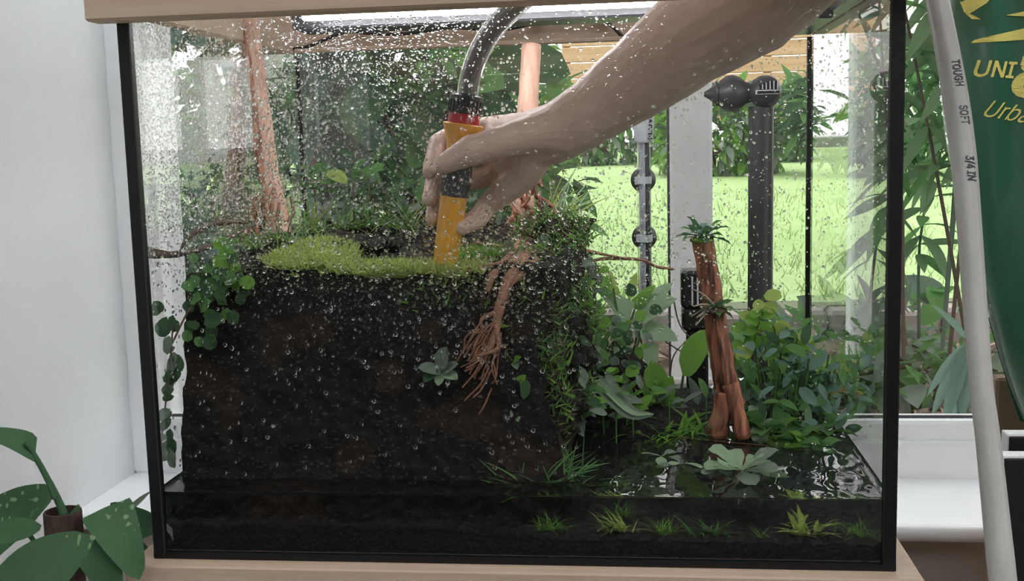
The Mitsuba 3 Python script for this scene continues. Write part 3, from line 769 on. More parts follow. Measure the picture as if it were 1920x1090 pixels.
# ---------------------------------------------------------------- equipment
pp = thing('return_pipe', 'black outlet pipe with ball joint and nozzle at the right', 'pipe')
PT, PB = V3(*(0.2334,0.36,0.3673)), V3(*(0.2324,0.36,0.022))
obj('pipe', lathe(PB, PT, [(0, 0.0132), (1, 0.0132)], 24), 'mat_pipe', pp, 40)
bc = V3(*(0.2364,0.352,0.3824))
bj = obj('ball_joint', trimesh.creation.icosphere(4, 0.01695).apply_translation(bc), 'mat_pipe', pp, True)
bx = 0.01695
obj('grille_frame', box(bc[0] - 0.011, bc[0] + 0.0125, bc[1] - bx - 0.001, bc[1] - bx + 0.006, bc[2] - 0.0035, bc[2] + 0.001, 0.0005), 'mat_greyplastic', bj)
obj('slot', box(bc[0] - 0.0095, bc[0] + 0.0125, bc[1] - bx - 0.0014, bc[1] - bx + 0.002, bc[2] - 0.0026, bc[2] + 0.0000, 0), 'mat_black', bj)
for i in range(5):
    xx = bc[0] - 0.007 + i * 0.0038; hz = 0.0035 + 0.0045 * min(1, (i + 1) / 3.2)
    obj('slot', box(xx, xx + 0.0020, bc[1] - bx - 0.0006, bc[1] - bx + 0.008, bc[2] + 0.0020, bc[2] + 0.002 + hz, 0), 'mat_black', bj)
    obj('rib', box(xx + 0.0022, xx + 0.0034, bc[1] - bx - 0.0008, bc[1] - bx + 0.008, bc[2] + 0.0015, bc[2] + 0.002 + hz, 0), 'mat_greyplastic', bj)
NA, NB = V3(*(0.2226,0.357,0.3819)), V3(*(0.174,0.357,0.3818))
sc = 0.0005819
obj('nozzle', lathe(NA, NB, [(0, 17 * sc), (0.12, 20 * sc), (0.22, 28 * sc), (0.38, 33 * sc), (0.50, 32 * sc), (0.62, 26 * sc), (0.70, 21 * sc), (0.71, 22.5 * sc), (0.75, 22.5 * sc), (0.76, 18 * sc), (0.9, 9 * sc), (1.0, 4 * sc)], 30), 'mat_pipe', pp, 50)

fl = thing('filter_box', 'black ribbed filter box behind the right stem', 'filter')
fx0, fz1 = (0.1486,0.37,0.1944)[0], (0.1486,0.37,0.1944)[2]
fx1, fzm, fz0 = (0.1816,0.37,0.1151)[0], (0.1483,0.37,0.1538)[2], (0.1616,0.37,0.0434)[2]
obj('ribbed_head', box(fx0, fx1, 0.355, 0.39, fzm, fz1, 0.003), 'mat_blackplastic', fl)
obj('neck', box(fx0 + 0.001, fx1, 0.357, 0.39, fzm - 0.025, fzm, 0.003), 'mat_blackplastic', fl)
obj('body', box(fx0 + 0.006, fx1 - 0.004, 0.36, 0.39, 0.06, fzm - 0.025, 0.003), 'mat_black', fl)
for i in range(4):
    xx = fx0 + 0.011 + i * 0.0058
    obj('rib', box(xx, xx + 0.0018, 0.3535, 0.357, fzm + 0.003, fz1 - 0.006 - 0.001 * (i % 2)), 'mat_greyplastic', fl)

ht = thing('glass_tube_heater', 'clear glass heater tube with a grey cap and suction holders', 'heater')
h1, h0 = V3(*(0.1104,0.44,0.3362)), V3(*(0.1101,0.44,0.1439))
obj('glass_tube', lathe(h0, h1, [(0, 0.004), (0.01, 0.0078), (1, 0.0078)], 20), 'mat_clear', ht, 40)
obj('heating_core', lathe(h0 + (h1 - h0) * 0.03, h1, [(0, 0.0042), (1, 0.0042)], 12), 'mat_greyplastic', ht, 40)
obj('inner_rod', lathe(h0 + (h1 - h0) * 0.03 + V3(0.0025, -0.002, 0), h1 + V3(0.0025, -0.002, 0), [(0, 0.0025), (1, 0.0025)], 8), 'mat_darkmetal', ht, 40)
c0, c1 = V3(*(0.1104,0.44,0.3326)), V3(*(0.1106,0.44,0.4092))
cap = obj('cap', lathe(c0, c1, [(0, 0.0085), (0.03, 0.0105), (0.3, 0.0118), (1, 0.0118)], 24), 'mat_greyplastic', ht, 40)
tm = meshkit.text_mesh('FLUVAL', 0.0066, 0.0006, bold=True)
tv = np.array(tm.vertices)                               # reads upwards on the right of the cap
tv = np.stack([c0[0] + 0.0095 - tv[:, 1], c0[1] - 0.0110 + tv[:, 1] * 0.35 - tv[:, 2], c0[2] + 0.003 + tv[:, 0] * 1.05], 1)
obj('lettering', (tv, np.array(tm.faces)), 'mat_black', cap)
for q in ((0.1093,0.44,0.2902), (0.1098,0.44,0.2235)):
    q = V3(*q)
    h = obj('suction_holder', lathe(q + V3(0, 0.018, 0), q + V3(0, 0.002, 0), [(0, 0.0145), (0.2, 0.0145), (0.9, 0.009), (1, 0.008)], 24), 'mat_black', ht, 40)
    obj('clamp', lathe(q - V3(0, 0, 0.004), q + V3(0, 0, 0.004), [(0, 0.0095), (1, 0.0095)], 20), 'mat_greyplastic', h, 40)
tb = thing('air_line', 'thin dark air line running down behind the left stem', 'tube')
obj('tubing', tube([(-0.3264,0.4,0.4691), (-0.3191,0.41,0.4158), (-0.3121,0.42,0.3733), (-0.3068,0.42,0.3301), (-0.2934,0.4,0.3056)], 0.0018, 7), 'mat_black', tb, True)

# ---------------------------------------------------------------- the gravel cleaner, its hose, and the hand that holds it
sy = thing('siphon_tool', 'orange hand siphon with a black collar held upright in the soil', 'siphon')
A, B = V3(*(-0.0659,0.112,0.2257)), V3(*(-0.0405,0.112,0.379))
k_ = 0.0004671
def tt(py): return (508 - py) / (508 - 176.0)
obj('tube', lathe(A, B, [(0.0, 21 * k_), (0.004, 23 * k_), (tt(366), 25.5 * k_), (tt(362), 25.5 * k_)], 32), 'mat_orange', sy, 40)
obj('grip', lathe(A, B, [(tt(366), 26.5 * k_), (tt(364), 28 * k_), (tt(318), 28 * k_), (tt(300), 26 * k_)], 32), 'mat_grip', sy, 40)
obj('head', lathe(A, B, [(tt(300), 24 * k_), (tt(270), 26 * k_), (tt(248), 33 * k_), (tt(238), 37 * k_), (tt(233), 38 * k_), (tt(231), 36 * k_)], 32), 'mat_orange', sy, 35)
obj('ring', lathe(A, B, [(tt(232), 30 * k_), (tt(222), 29 * k_), (tt(210), 28.5 * k_)], 32), 'mat_red', sy, 40)
co = obj('collar', lathe(A, B, [(tt(213), 28 * k_), (tt(212), 30.5 * k_), (tt(188), 30.5 * k_), (tt(186), 31.5 * k_), (tt(180), 31.5 * k_), (tt(178), 27 * k_), (tt(176), 20 * k_)], 36), 'mat_blackplastic', sy, 35)
ax = (B - A) / np.linalg.norm(B - A); sa = np.cross(ax, [0, 1.0, 0]); sa /= np.linalg.norm(sa); sb = np.cross(ax, sa)
for i in range(20):
    a = i / 20 * 2 * math.pi
    o = 30.6 * k_ * (math.cos(a) * sa + math.sin(a) * sb)
    obj('knurl', tube([A + (B - A) * tt(211) + o, A + (B - A) * tt(189) + o], 0.0009, 5, 2), 'mat_blackplastic', co)
sh = thing('siphon_hose', 'clear grey hose rising from the orange siphon', 'hose')
HP = [(-0.0406,0.112,0.3772), (-0.0362,0.112,0.3974), (-0.0258,0.112,0.4195), (-0.0093,0.113,0.44), (0.0136,0.118,0.46), (0.0451,0.13,0.4812)]
obj('wall', tube(HP, 20 * k_, 18, 50), 'mat_clear', sh, True)
obj('water_core', tube(HP, 12.5 * k_, 12, 50), 'mat_hosecore', sh, True)

pe = thing('person', 'bare forearm and hand reaching down into the aquarium, gripping the siphon', 'person')
J = dict(el=((0.2733,0.09,0.5107), 0.048), f3=((0.1994,0.1,0.4467), 0.0455), f2=((0.1476,0.105,0.4179), 0.0405), f1=((0.1099,0.108,0.3892), 0.0345), fw=((0.069,0.11,0.3621), 0.0285), wr=((0.0412,0.112,0.3458), 0.0265),
         pa=((0.0152,0.118,0.3383), 0.0255), pb=((-0.0102,0.135,0.3362), 0.018), pc=((-0.0035,0.135,0.3187), 0.0185), pd=((0.0068,0.125,0.3108), 0.0155), kn1=((-0.0216,0.152,0.3484), 0.0125), kn2=((-0.0198,0.157,0.3297), 0.0120), kn3=((-0.0191,0.155,0.3106), 0.0115), kn4=((-0.0149,0.145,0.2964), 0.0105),
         t0=((0.0173,0.098,0.3436), 0.0165), t1=((-0.011,0.086,0.3363), 0.0135), t2=((-0.0347,0.082,0.3303), 0.0128), t3=((-0.0565,0.083,0.3206), 0.0088))
J['i1'], J['i2'], J['i3'] = ((-0.0526,0.158,0.3493), 0.0088), ((-0.0733,0.143,0.3379), 0.0082), ((-0.0768,0.118,0.3129), 0.0070)
J['m1'], J['m2'], J['m3'] = ((-0.0548,0.16,0.3219), 0.0088), ((-0.0766,0.145,0.3108), 0.0082), ((-0.0783,0.119,0.2895), 0.0068)
J['r1'], J['r2'], J['r3'] = ((-0.0542,0.158,0.3002), 0.0082), ((-0.076,0.143,0.2902), 0.0075), ((-0.0767,0.122,0.2709), 0.0064)
J['l0'], J['l1'], J['l2'] = ((-0.0289,0.138,0.2813), 0.0098), ((-0.0379,0.125,0.2695), 0.0090), ((-0.0483,0.108,0.2634), 0.0066)
BN = 'el-f3 f3-f2 f2-f1 f1-fw fw-wr wr-pa pa-pb pa-pc pa-pd pb-pc pc-pd pa-kn1 pb-kn1 pb-kn2 pc-kn3 pc-kn2 pd-kn4 kn1-kn2 kn2-kn3 kn3-kn4 kn1-i1 i1-i2 i2-i3 kn2-m1 m1-m2 m2-m3 kn3-r1 r1-r2 r2-r3 kn4-l0 l0-l1 l1-l2 wr-t0 pa-t0 t0-t1 t1-t2 t2-t3 pd-l0'.split()
arm = blob([(*J[b.split('-')[0]], *J[b.split('-')[1]]) for b in BN], 0.0028, 14)
av = np.array(arm.vertices)
arm.vertices = av + np.array(arm.vertex_normals) * ((meshkit.fbm(av * 120, 3, 8) - 0.5) * 0.0012 + (meshkit.fbm(av * 40, 2, 5) - 0.5) * 0.002)[:, None]
obj('body', arm, 'mat_skin', pe, True)
scene[pe] = scene.pop(pe + '__body')

# ---------------------------------------------------------------- plants in the aquarium


def plant(label, cat_='plant', group=None, name='aquarium_plant'): return thing(name, label, cat_, group)


def leaf_to(t, a, b, shape, mat, ratio=0.4, bend=0.5, up=(0, -0.6, 0.8), **kw):
    a, b = V3(*a), V3(*b)
    d = b - a
    L = np.linalg.norm(d)
    s, _, u = frame(d, up)
    d2 = s * math.cos(bend / 2) + u * math.sin(bend / 2)   # aimed above the tip, to droop onto it
    return leaf_part(t, a, d2, u, L * (1 + bend * bend * 0.04), shape, mat, ratio, bend, **kw)


def soil_top(y): return 0.2275 + 0.019 * (y - 0.09) / 0.365


def mound(x, y): return 0.016 * math.exp(-((x + 0.195) / 0.035) ** 2 - ((y - 0.15) / 0.06) ** 2)


# moss carpet: bright strip along the front edge of the soil
def on_top(n, x0, x1, y0, y1, keep):
    out = []
    while len(out) < n:
        x, y = rng.uniform(x0, x1), rng.uniform(y0, y1)
        if keep(x, y): out.append(V3(x, y, soil_top(y) + mound(x, y) - 0.001 + 0.006 * (meshkit.noise(V3(x, y, 0) * 40) - 0.5)))
    return out


ms = thing('moss_carpet', 'bright yellow-green moss carpet along the front edge of the soil', 'moss', None, 'stuff')
p1 = on_top(2600, -0.235, -0.155, 0.085, 0.22, lambda x, y: (x + 0.195) ** 2 / 0.042**2 + (y - 0.15) ** 2 / 0.065**2 < 1)
p2 = on_top(2600, -0.165, -0.028, 0.084, 0.135, lambda x, y: meshkit.noise(V3(x * 40, y * 40, 3)) + (0.11 - y) * 6 > 0.35)
p3 = on_top(900, -0.06, -0.02, 0.12, 0.2, lambda x, y: meshkit.noise(V3(x * 40, y * 40, 7)) > 0.4)
obj('tufts', blades(p1 + p2, 0.011, 0.0022, 0.8, n=3), 'leaf_moss', ms)
obj('tufts', blades(p3, 0.014, 0.002, 0.7, n=3), 'leaf_bright', ms)
obj('pad', cat([lump((x_, y_, soil_top(y_) - 0.002), (rx_, ry_, 0.006 + 0.010 * (i == 0)), 0.3, 120, i, 4) for i, (x_, y_, rx_, ry_) in enumerate(((-0.195, 0.15, 0.04, 0.06), (-0.11, 0.105, 0.05, 0.018), (-0.05, 0.105, 0.025, 0.02)))]), 'mat_moss', ms, True)

for i, (c, n, L, mt, w) in enumerate((((-0.265,0.27,0.2732), 42, 0.040, 'leaf_dull', 0.0028), ((-0.3085,0.27,0.2657), 34, 0.036, 'leaf_mid', 0.0025), ((-0.2488,0.34,0.2744), 50, 0.045, 'leaf_dull', 0.003), ((-0.224,0.36,0.2787), 46, 0.045, 'leaf_mid', 0.003),
                                      ((-0.1928,0.38,0.271), 50, 0.045, 'leaf_dull', 0.003), ((-0.2395,0.25,0.2603), 30, 0.034, 'leaf_mid', 0.0026), ((-0.1517,0.36,0.2743), 40, 0.045, 'leaf_mid', 0.003), ((-0.2795,0.22,0.2579), 26, 0.028, 'leaf_bright', 0.0022))):
    t = plant(('greyish grass tuft at the foot of the left stem', 'green grass tuft left of the left stem', 'greyish grass tuft just right of the left stem', 'green grass tuft under the leafy plant at the back of the soil',
               'greyish grass tuft in the middle of the back of the soil', 'green grass tuft in front of the shaggy stem foot', 'green grass tuft behind the fingers', 'short bright grass tuft behind the moss carpet')[i], 'grass', None, 'grass_tuft')
    c = V3(*c); c[2] = soil_top(c[1]) + 0.004
    L *= 1.35
    for q in range(n):
        a = rng.uniform(0, 2 * math.pi)
        leaf_part(t, c + V3(rng.normal() * 0.007, rng.normal() * 0.007, 0), V3(math.cos(a) * 0.7, math.sin(a) * 0.7, rng.uniform(0.3, 1.2)), V3(0, 0, 1) - V3(math.cos(a), math.sin(a), 0), L * rng.uniform(0.6, 1.2), 'blade', ('leaf_bright', mt, 'leaf_pale', 'leaf_lime')[q % 4], 0.05, rng.choice([0.5, 1.0, 1.5]), 0.2, 'blade')
obj_dark = obj('clods', cat([lump(V3(*(-0.1794,0.22,0.2456)) + V3(rng.normal() * 0.018, rng.normal() * 0.03, -0.004), (0.012, 0.014, 0.007), 0.5, 140, i, 4) for i in range(14)]), 'mat_peat', soil, True)

# leafy dark bush at the back of the soil
bk = plant('dark leafy bush at the back of the soil, right of the left stem')
for i in range(64):
    c = V3(*(-0.2341,0.4,0.2951)) + V3(rng.normal() * 0.045, rng.normal() * 0.02, rng.normal() * 0.014 - 0.006)
    a = rng.uniform(0, 2 * math.pi)
    leaf_part(bk, c, V3(math.cos(a), math.sin(a) - 0.4, rng.uniform(-0.1, 0.8)), V3(0, -0.5, 0.9) + sphere_dir() * 0.4, rng.uniform(0.020, 0.034), 'oval', ('leaf_dark', 'leaf_mid', 'leaf_mid', 'leaf_dull')[i % 4], 0.5, rng.choice([0.5, 0.75]), wave=0.25)
leaf_to(bk, (-0.2438,0.375,0.31), (-0.2172,0.365,0.2961), 'oval', 'leaf_lime', 0.55, 0.5, label='pale lime leaf')
for i in range(10):
    c = V3(*(-0.2341,0.4,0.2951)) + V3(rng.normal() * 0.045, rng.normal() * 0.02, 0)
    obj('stem', tube([V3(c[0], c[1], 0.215), c + sphere_dir() * 0.006], 0.0009, 5), 'mat_twig', bk)
bk2 = plant('low dark foliage at the back of the soil behind the hand')
for i in range(60):
    c = V3(*(-0.1293,0.4,0.2777)) + V3(rng.normal() * 0.04, rng.normal() * 0.025, rng.normal() * 0.014 - 0.004)
    leaf_part(bk2, c, sphere_dir() + V3(0, -0.3, 0.5), V3(0, -0.5, 0.9) + sphere_dir() * 0.4, rng.uniform(0.014, 0.026), 'oval', ('leaf_dark', 'leaf_dull', 'leaf_mid')[i % 3], 0.4, rng.choice([0.5, 0.75]), wave=0.25)
    if i % 8 == 0: obj('stem', tube([V3(c[0], c[1], 0.215), c], 0.0009, 5), 'mat_twig', bk2)
bk3 = plant('feathery pale plant beside the shaggy bark of the middle stem')
for i in range(40):
    a = rng.uniform(-0.8, 0.9)
    leaf_part(bk3, V3(*(0.0201,0.27,0.2541)) + rng.normal(size=3) * 0.006, V3(math.sin(a) + 0.3, rng.normal() * 0.4, math.cos(a)), V3(0, -1, 0.5), rng.uniform(0.025, 0.06), 'blade', ('leaf_lime', 'leaf_pale')[i % 2], 0.05, rng.choice([0.5, 1.0]), 0.2, 'blade')

# round-leaved creeper on the left corner of the soil
cr = plant('small round-leaved creeper on the front left corner of the soil', name='creeper')
for i in range(44):
    u_ = i / 44
    c = V3(*(-0.2608,0.075,0.227)) + V3(rng.normal() * 0.014, rng.normal() * 0.006, rng.normal() * 0.010)
    if i < 12: c = V3(*(-0.2448,0.078,0.2311)) + V3(rng.normal() * 0.007, rng.normal() * 0.004, rng.normal() * 0.008)
    leaf_part(cr, c, V3(rng.normal(), -0.5, rng.normal() - 0.4), V3(rng.normal() * 0.5, -1, 0.6), rng.uniform(0.010, 0.017), 'round', 'leaf_bright' if i < 12 else ('leaf_mid', 'leaf_dark')[i % 2], 0.85, 0.5, wave=0.2)
for i in range(24):
    c = V3(*(-0.2859,0.06,0.192)) + V3(0.018 * rng.normal() + 0.012, rng.normal() * 0.005, rng.normal() * 0.012)
    leaf_part(cr, c, V3(rng.normal(), -0.4, rng.normal() - 0.4), V3(rng.normal() * 0.5, -1, 0.6), rng.uniform(0.010, 0.016), 'round', ('leaf_mid', 'leaf_dark', 'leaf_dark')[i % 3], 0.85, 0.5, wave=0.2)
obj('runner', tube([(-0.2308,0.08,0.2354), (-0.2525,0.072,0.2249), (-0.2779,0.06,0.2036), (-0.2928,0.045,0.1714)], 0.0009, 5), 'mat_twig', cr)
tr = plant('dark trailing leaves against the left pane beside the soil', name='creeper')
for i in range(34):
    f_ = rng.random()
    c = V3(*(-0.2928,0.05,0.189)) * (1 - f_) + V3(*(-0.3023,0.03,0.0773)) * f_ + V3(rng.normal() * 0.004, rng.normal() * 0.006, rng.normal() * 0.006)
    c[0] = max(c[0], -0.291)
    leaf_part(tr, c, V3(-0.5 + rng.normal() * 0.6, -0.3, -0.6 + rng.normal() * 0.4), V3(0.2, -1, 0.4) + sphere_dir() * 0.4, rng.uniform(0.010, 0.019), 'oval', ('leaf_dark', 'leaf_dull', 'leaf_dark')[i % 3], 0.5, 0.75, wave=0.3)
obj('runner', tube([(-0.2911,0.05,0.1936), (-0.2931,0.04,0.1493), (-0.3002,0.035,0.104), (-0.3026,0.03,0.0726)], 0.0008, 5), 'mat_twig', tr)
sp = plant('dull five-leaved sprig growing out of the black soil front', name='sprig')
for a_, b_, m_ in (((-0.0612,0.05,0.1488), (-0.0537,0.045,0.1701), 'leaf_dull'), ((-0.0599,0.05,0.1475), (-0.0781,0.04,0.1532), 'leaf_dull'), ((-0.0599,0.05,0.1466), (-0.0444,0.045,0.1557), 'leaf_dull'), ((-0.0608,0.05,0.1466), (-0.0611,0.04,0.1378), 'leaf_pale'), ((-0.0581,0.05,0.1466), (-0.0448,0.04,0.1432), 'leaf_pale'), ((-0.0634,0.05,0.1511), (-0.0732,0.04,0.1406), 'leaf_dark')):
    leaf_to(sp, a_, b_, 'oval', m_, 0.65, 0.25)
obj('stem', tube([(-0.0608,0.07,0.1331), (-0.0603,0.05,0.1479)], 0.001, 5), 'mat_twig', sp)

# hanging foliage on the right flank of the soil
hv = plant('dense small-leaved vine hanging over the right flank of the soil', name='vine')
vm = ('leaf_dark', 'leaf_mid', 'leaf_bright', 'leaf_dull')
VS = [([(-0.0109,0.16,0.2382), (0.0009,0.11,0.2006), (0.0067,0.09,0.1615), (0.0062,0.085,0.1203)]), ([(0.0116,0.18,0.2309), (0.0239,0.14,0.1864), (0.0274,0.115,0.1424), (0.0245,0.11,0.1002)]), ([(0.0286,0.22,0.2266), (0.0426,0.19,0.189), (0.0454,0.17,0.1466), (0.0403,0.16,0.1033)]), ([(-0.0211,0.12,0.2185), (-0.0058,0.08,0.168), (-0.0015,0.07,0.1145), (-0.0043,0.065,0.0739)]),
      ([(0.0201,0.2,0.2389), (0.0368,0.17,0.2117), (0.0357,0.14,0.1717)]), ([(0.0469,0.26,0.2223), (0.0573,0.25,0.1804), (0.0523,0.23,0.1409)])]
for j_, P in enumerate(VS):
    obj('vine_stem', tube(P, 0.0009, 5, 24), 'mat_twig', hv)
    C = spline(P, 44)
    for q in range(44):
        leaf_part(hv, C[q] + rng.normal(size=3) * V3(0.009, 0.006, 0.004), V3(rng.normal(), -0.5 + rng.normal() * 0.4, rng.normal() - 0.5), V3(rng.normal() * 0.4, -0.9, 0.7), rng.uniform(0.010, 0.021), 'oval', vm[rng.integers(4)], 0.5, rng.choice([0.25, 0.75]))
fv = plant('leafy creeper with pointed mid-green leaves below the root clod', name='creeper')
for i in range(170):
    f_ = rng.random()
    c = V3(*(0.0248,0.2,0.2185)) * (1 - f_) + V3(*(0.0317,0.135,0.0792)) * f_ + rng.normal(size=3) * V3(0.019, 0.012, 0.008)
    leaf_part(fv, c, V3(rng.normal() * 0.8, -0.5 + rng.normal() * 0.4, rng.normal() * 0.6 - 0.3), V3(rng.normal() * 0.4, -0.8, 0.8), rng.uniform(0.012, 0.026), ('oval', 'lance')[i % 2], ('leaf_mid', 'leaf_dark', 'leaf_bright', 'leaf_dull', 'leaf_mid')[i % 5], 0.45, rng.choice([0.25, 0.75]))
for P in ([(0.0242,0.21,0.2277), (0.0435,0.17,0.1718), (0.0317,0.135,0.0792)], [(0.0155,0.19,0.2197), (0.0184,0.14,0.1572), (0.0418,0.13,0.0855)]):
    obj('vine_stem', tube(P, 0.0009, 5, 20), 'mat_twig', fv)
gf = plant('low mixed green seedlings around the dark stone')
for i in range(70):
    c = V3(*(0.0777,0.22,0.0736)) + V3(rng.normal() * 0.035, rng.normal() * 0.02, abs(rng.normal()) * 0.012)
    leaf_part(gf, c, V3(rng.normal(), -0.3 + 0.4 * rng.normal(), abs(rng.normal())), V3(0, -0.5, 1) + 0.3 * sphere_dir(), rng.uniform(0.014, 0.030), ('oval', 'lance')[i % 2], ('leaf_mid', 'leaf_bright', 'leaf_dull')[i % 3], 0.4, rng.choice([0.25, 0.75]))
    if i % 6 == 0: obj('stem', tube([V3(c[0], c[1], 0.055), c], 0.0008, 5), 'leaf_mid', gf)
hm = thing('hair_moss', 'dark green stringy moss draped over the right side of the soil', 'moss', None, 'stuff')
hp = []
for c_, r_, n_ in (((0.0091,0.15,0.2145), (0.032, 0.03, 0.03), 700), ((0.0213,0.22,0.2474), (0.04, 0.03, 0.024), 700), ((0.0081,0.1,0.1644), (0.035, 0.02, 0.05), 800), ((0.0161,0.1,0.1074), (0.03, 0.02, 0.04), 700), ((0.036,0.17,0.1718), (0.03, 0.03, 0.05), 900), ((0.0313,0.15,0.1155), (0.03, 0.03, 0.04), 700), ((-0.0408,0.09,0.2038), (0.06, 0.008, 0.02), 300)):
    hp += [V3(*c_) + sphere_dir() * np.array(r_) * rng.uniform(0.7, 1.05) for _ in range(n_)]
obj('strands', blades(hp, 0.013, 0.0011, 1.4, n=4, bend=1.6), 'mat_twig', hm)
obj('shoots', blades(hp[::2], 0.014, 0.0018, 1.2, n=4, bend=1.4), 'leaf_mid', hm)
obj('shoots', blades([p + V3(0.004, -0.004, 0) for p in hp[1::4]], 0.013, 0.0022, 1.2, n=4, bend=1.2), 'leaf_bright', hm)

# pale broad-leaved plant in the middle, in front of the lawn
pl = plant('pale broad-leaved plant in front of the lawn, between the hanging moss and the filter')
PC = V3(*(0.0754,0.3,0.0599))
for a_, b_, m_, w_ in (((0.0932,0.31,0.1491), (0.0607,0.3,0.1818), 'leaf_pale', 0.7), ((0.0877,0.3,0.1395), (0.0495,0.29,0.1526), 'leaf_pale', 0.7), ((0.0987,0.33,0.1573), (0.1215,0.33,0.1828), 'leaf_bright', 0.55), ((0.1015,0.32,0.1474), (0.1435,0.32,0.1697), 'leaf_pale', 0.7), ((0.1042,0.31,0.1377), (0.1437,0.3,0.1278), 'leaf_pale', 0.75), ((0.0768,0.31,0.1718), (0.0717,0.31,0.2028), 'leaf_lime', 0.5),
                       ((0.0773,0.3,0.1844), (0.0443,0.3,0.196), 'leaf_bright', 0.55), ((0.0905,0.29,0.13), (0.0766,0.28,0.104), 'leaf_pale', 0.6), ((0.1124,0.3,0.128), (0.1175,0.29,0.0962), 'leaf_pale', 0.6), ((0.0934,0.32,0.1703), (0.1021,0.32,0.1985), 'leaf_lime', 0.45), ((0.1071,0.33,0.1515), (0.1397,0.34,0.1842), 'leaf_pale', 0.5), ((0.0657,0.3,0.1509), (0.0407,0.29,0.1246), 'leaf_dull', 0.6), ((0.0716,0.28,0.1319), (0.0333,0.27,0.1061), 'leaf_dull', 0.5)):
    leaf_to(pl, a_, b_, 'heart', m_, w_, 0.5, wave=0.15)
    obj('stalk', tube([PC + rng.normal(size=3) * V3(0.02, 0.01, 0), (PC + V3(*a_)) / 2 + V3(0.01 * rng.normal(), 0, 0.01), a_], 0.0011, 5), 'leaf_mid', pl)
db = plant('small dark round-leaved bush under the pale broad leaves')
for i in range(90):
    c = V3(*(0.0728,0.24,0.1363)) + V3(rng.normal() * 0.022, rng.normal() * 0.015, rng.normal() * 0.026)
    leaf_part(db, c, sphere_dir() + V3(0, -0.5, 0), V3(0, -0.8, 0.7) + sphere_dir() * 0.5, rng.uniform(0.009, 0.016), 'round', ('leaf_dark', 'leaf_mid', 'leaf_dull', 'leaf_bright')[i % 4], 0.75, 0.5)
for i in range(7):
    obj('stem', tube([V3(*(0.0715,0.25,0.0663)) + V3(rng.normal() * 0.02, 0, 0), V3(*(0.0728,0.24,0.1336)) + V3(rng.normal() * 0.02, 0, 0.01)], 0.0009, 5), 'mat_twig', db)
dr_ = obj('dark_stone', lump((0.0873,0.28,0.09), (0.030, 0.025, 0.030), 0.25, 50, 9, 4), 'mat_peat', None, True)
tag(dr_, 'dark mossy stone between the arching leaf and the filter', 'stone')
ar = plant('long arching variegated leaf with a pale stripe over the dark stone', name='arching_leaf')
AP = spline([(0.0211,0.22,0.1206), (0.0457,0.2,0.1203), (0.0643,0.18,0.1115), (0.0795,0.165,0.0996), (0.0967,0.155,0.0869), (0.1161,0.15,0.0866)], 26)


def ribbon(C, w, up):
    Vs = []
    T = np.gradient(C, axis=0)
    for i in range(len(C)):
        d, s, u = frame(T[i], up)
        Vs += [C[i] - s * w[i], C[i] - s * w[i] * 0.5 - u * w[i] * 0.15, C[i] - u * w[i] * 0.3, C[i] + s * w[i] * 0.5 - u * w[i] * 0.15, C[i] + s * w[i]]
    F = []
    for i in range(len(C) - 1):
        for j in range(4):
            a = i * 5 + j
            F += [[a, a + 5, a + 6], [a, a + 6, a + 1]]
    return np.array(Vs), np.array(F)


tq = np.linspace(0, 1, 26)
obj('blade', ribbon(AP, 0.0008 + 0.0082 * np.sin(np.pi * np.clip((tq - 0.15) / 0.85, 0, 1)) ** 0.8, (0.3, -0.8, 0.6)), 'leaf_dull', ar, True, label='green blade')
obj('stripe', ribbon(AP + V3(0, -0.0016, 0.0012), 0.0006 + 0.0030 * np.sin(np.pi * np.clip((tq - 0.1) / 0.9, 0, 1)), (0.3, -0.8, 0.6)), 'leaf_pale', ar, True, label='pale centre stripe')
for a_, b_, m_ in (((0.0232,0.15,0.0804), (0.0653,0.15,0.103), 'leaf_mid'), ((0.0255,0.15,0.0754), (0.0631,0.14,0.0905), 'leaf_mid'), ((0.0159,0.15,0.0854), (0.0384,0.12,0.0733), 'leaf_dull'), ((0.0286,0.18,0.0884), (0.0541,0.12,0.0734), 'leaf_dull')):
    leaf_to(ar, a_, b_, 'lance', m_, 0.4, 0.5)
gl = plant('bright green leaf cluster left of the black filter body')
for a_, b_ in (((0.1223,0.27,0.0615), (0.1158,0.27,0.1141)), ((0.1239,0.265,0.0627), (0.1369,0.26,0.0996)), ((0.1222,0.26,0.0612), (0.1064,0.26,0.0915)), ((0.1249,0.26,0.0612), (0.1302,0.25,0.0855)), ((0.1195,0.26,0.0584), (0.1099,0.25,0.0691)), ((0.1259,0.26,0.0584), (0.1437,0.26,0.0777))):
    leaf_to(gl, a_, b_, 'oval', 'leaf_bright', 0.55, 0.5, wave=0.2)
bl = plant('single large glossy green leaf behind the right stem', name='broad_leaf')
leaf_to(bl, (0.1468,0.27,0.0975), (0.1767,0.25,0.1483), 'oval', 'leaf_bright', 0.55, 0.25)
obj('stalk', tube([(0.1519,0.27,0.0504), (0.1458,0.275,0.0771), (0.1473,0.27,0.0975)], 0.0014, 6), 'leaf_mid', bl)
leaf_to(bl, (0.1622,0.26,0.0695), (0.1514,0.25,0.1017), 'lance', 'leaf_dull', 0.35, 0.25)

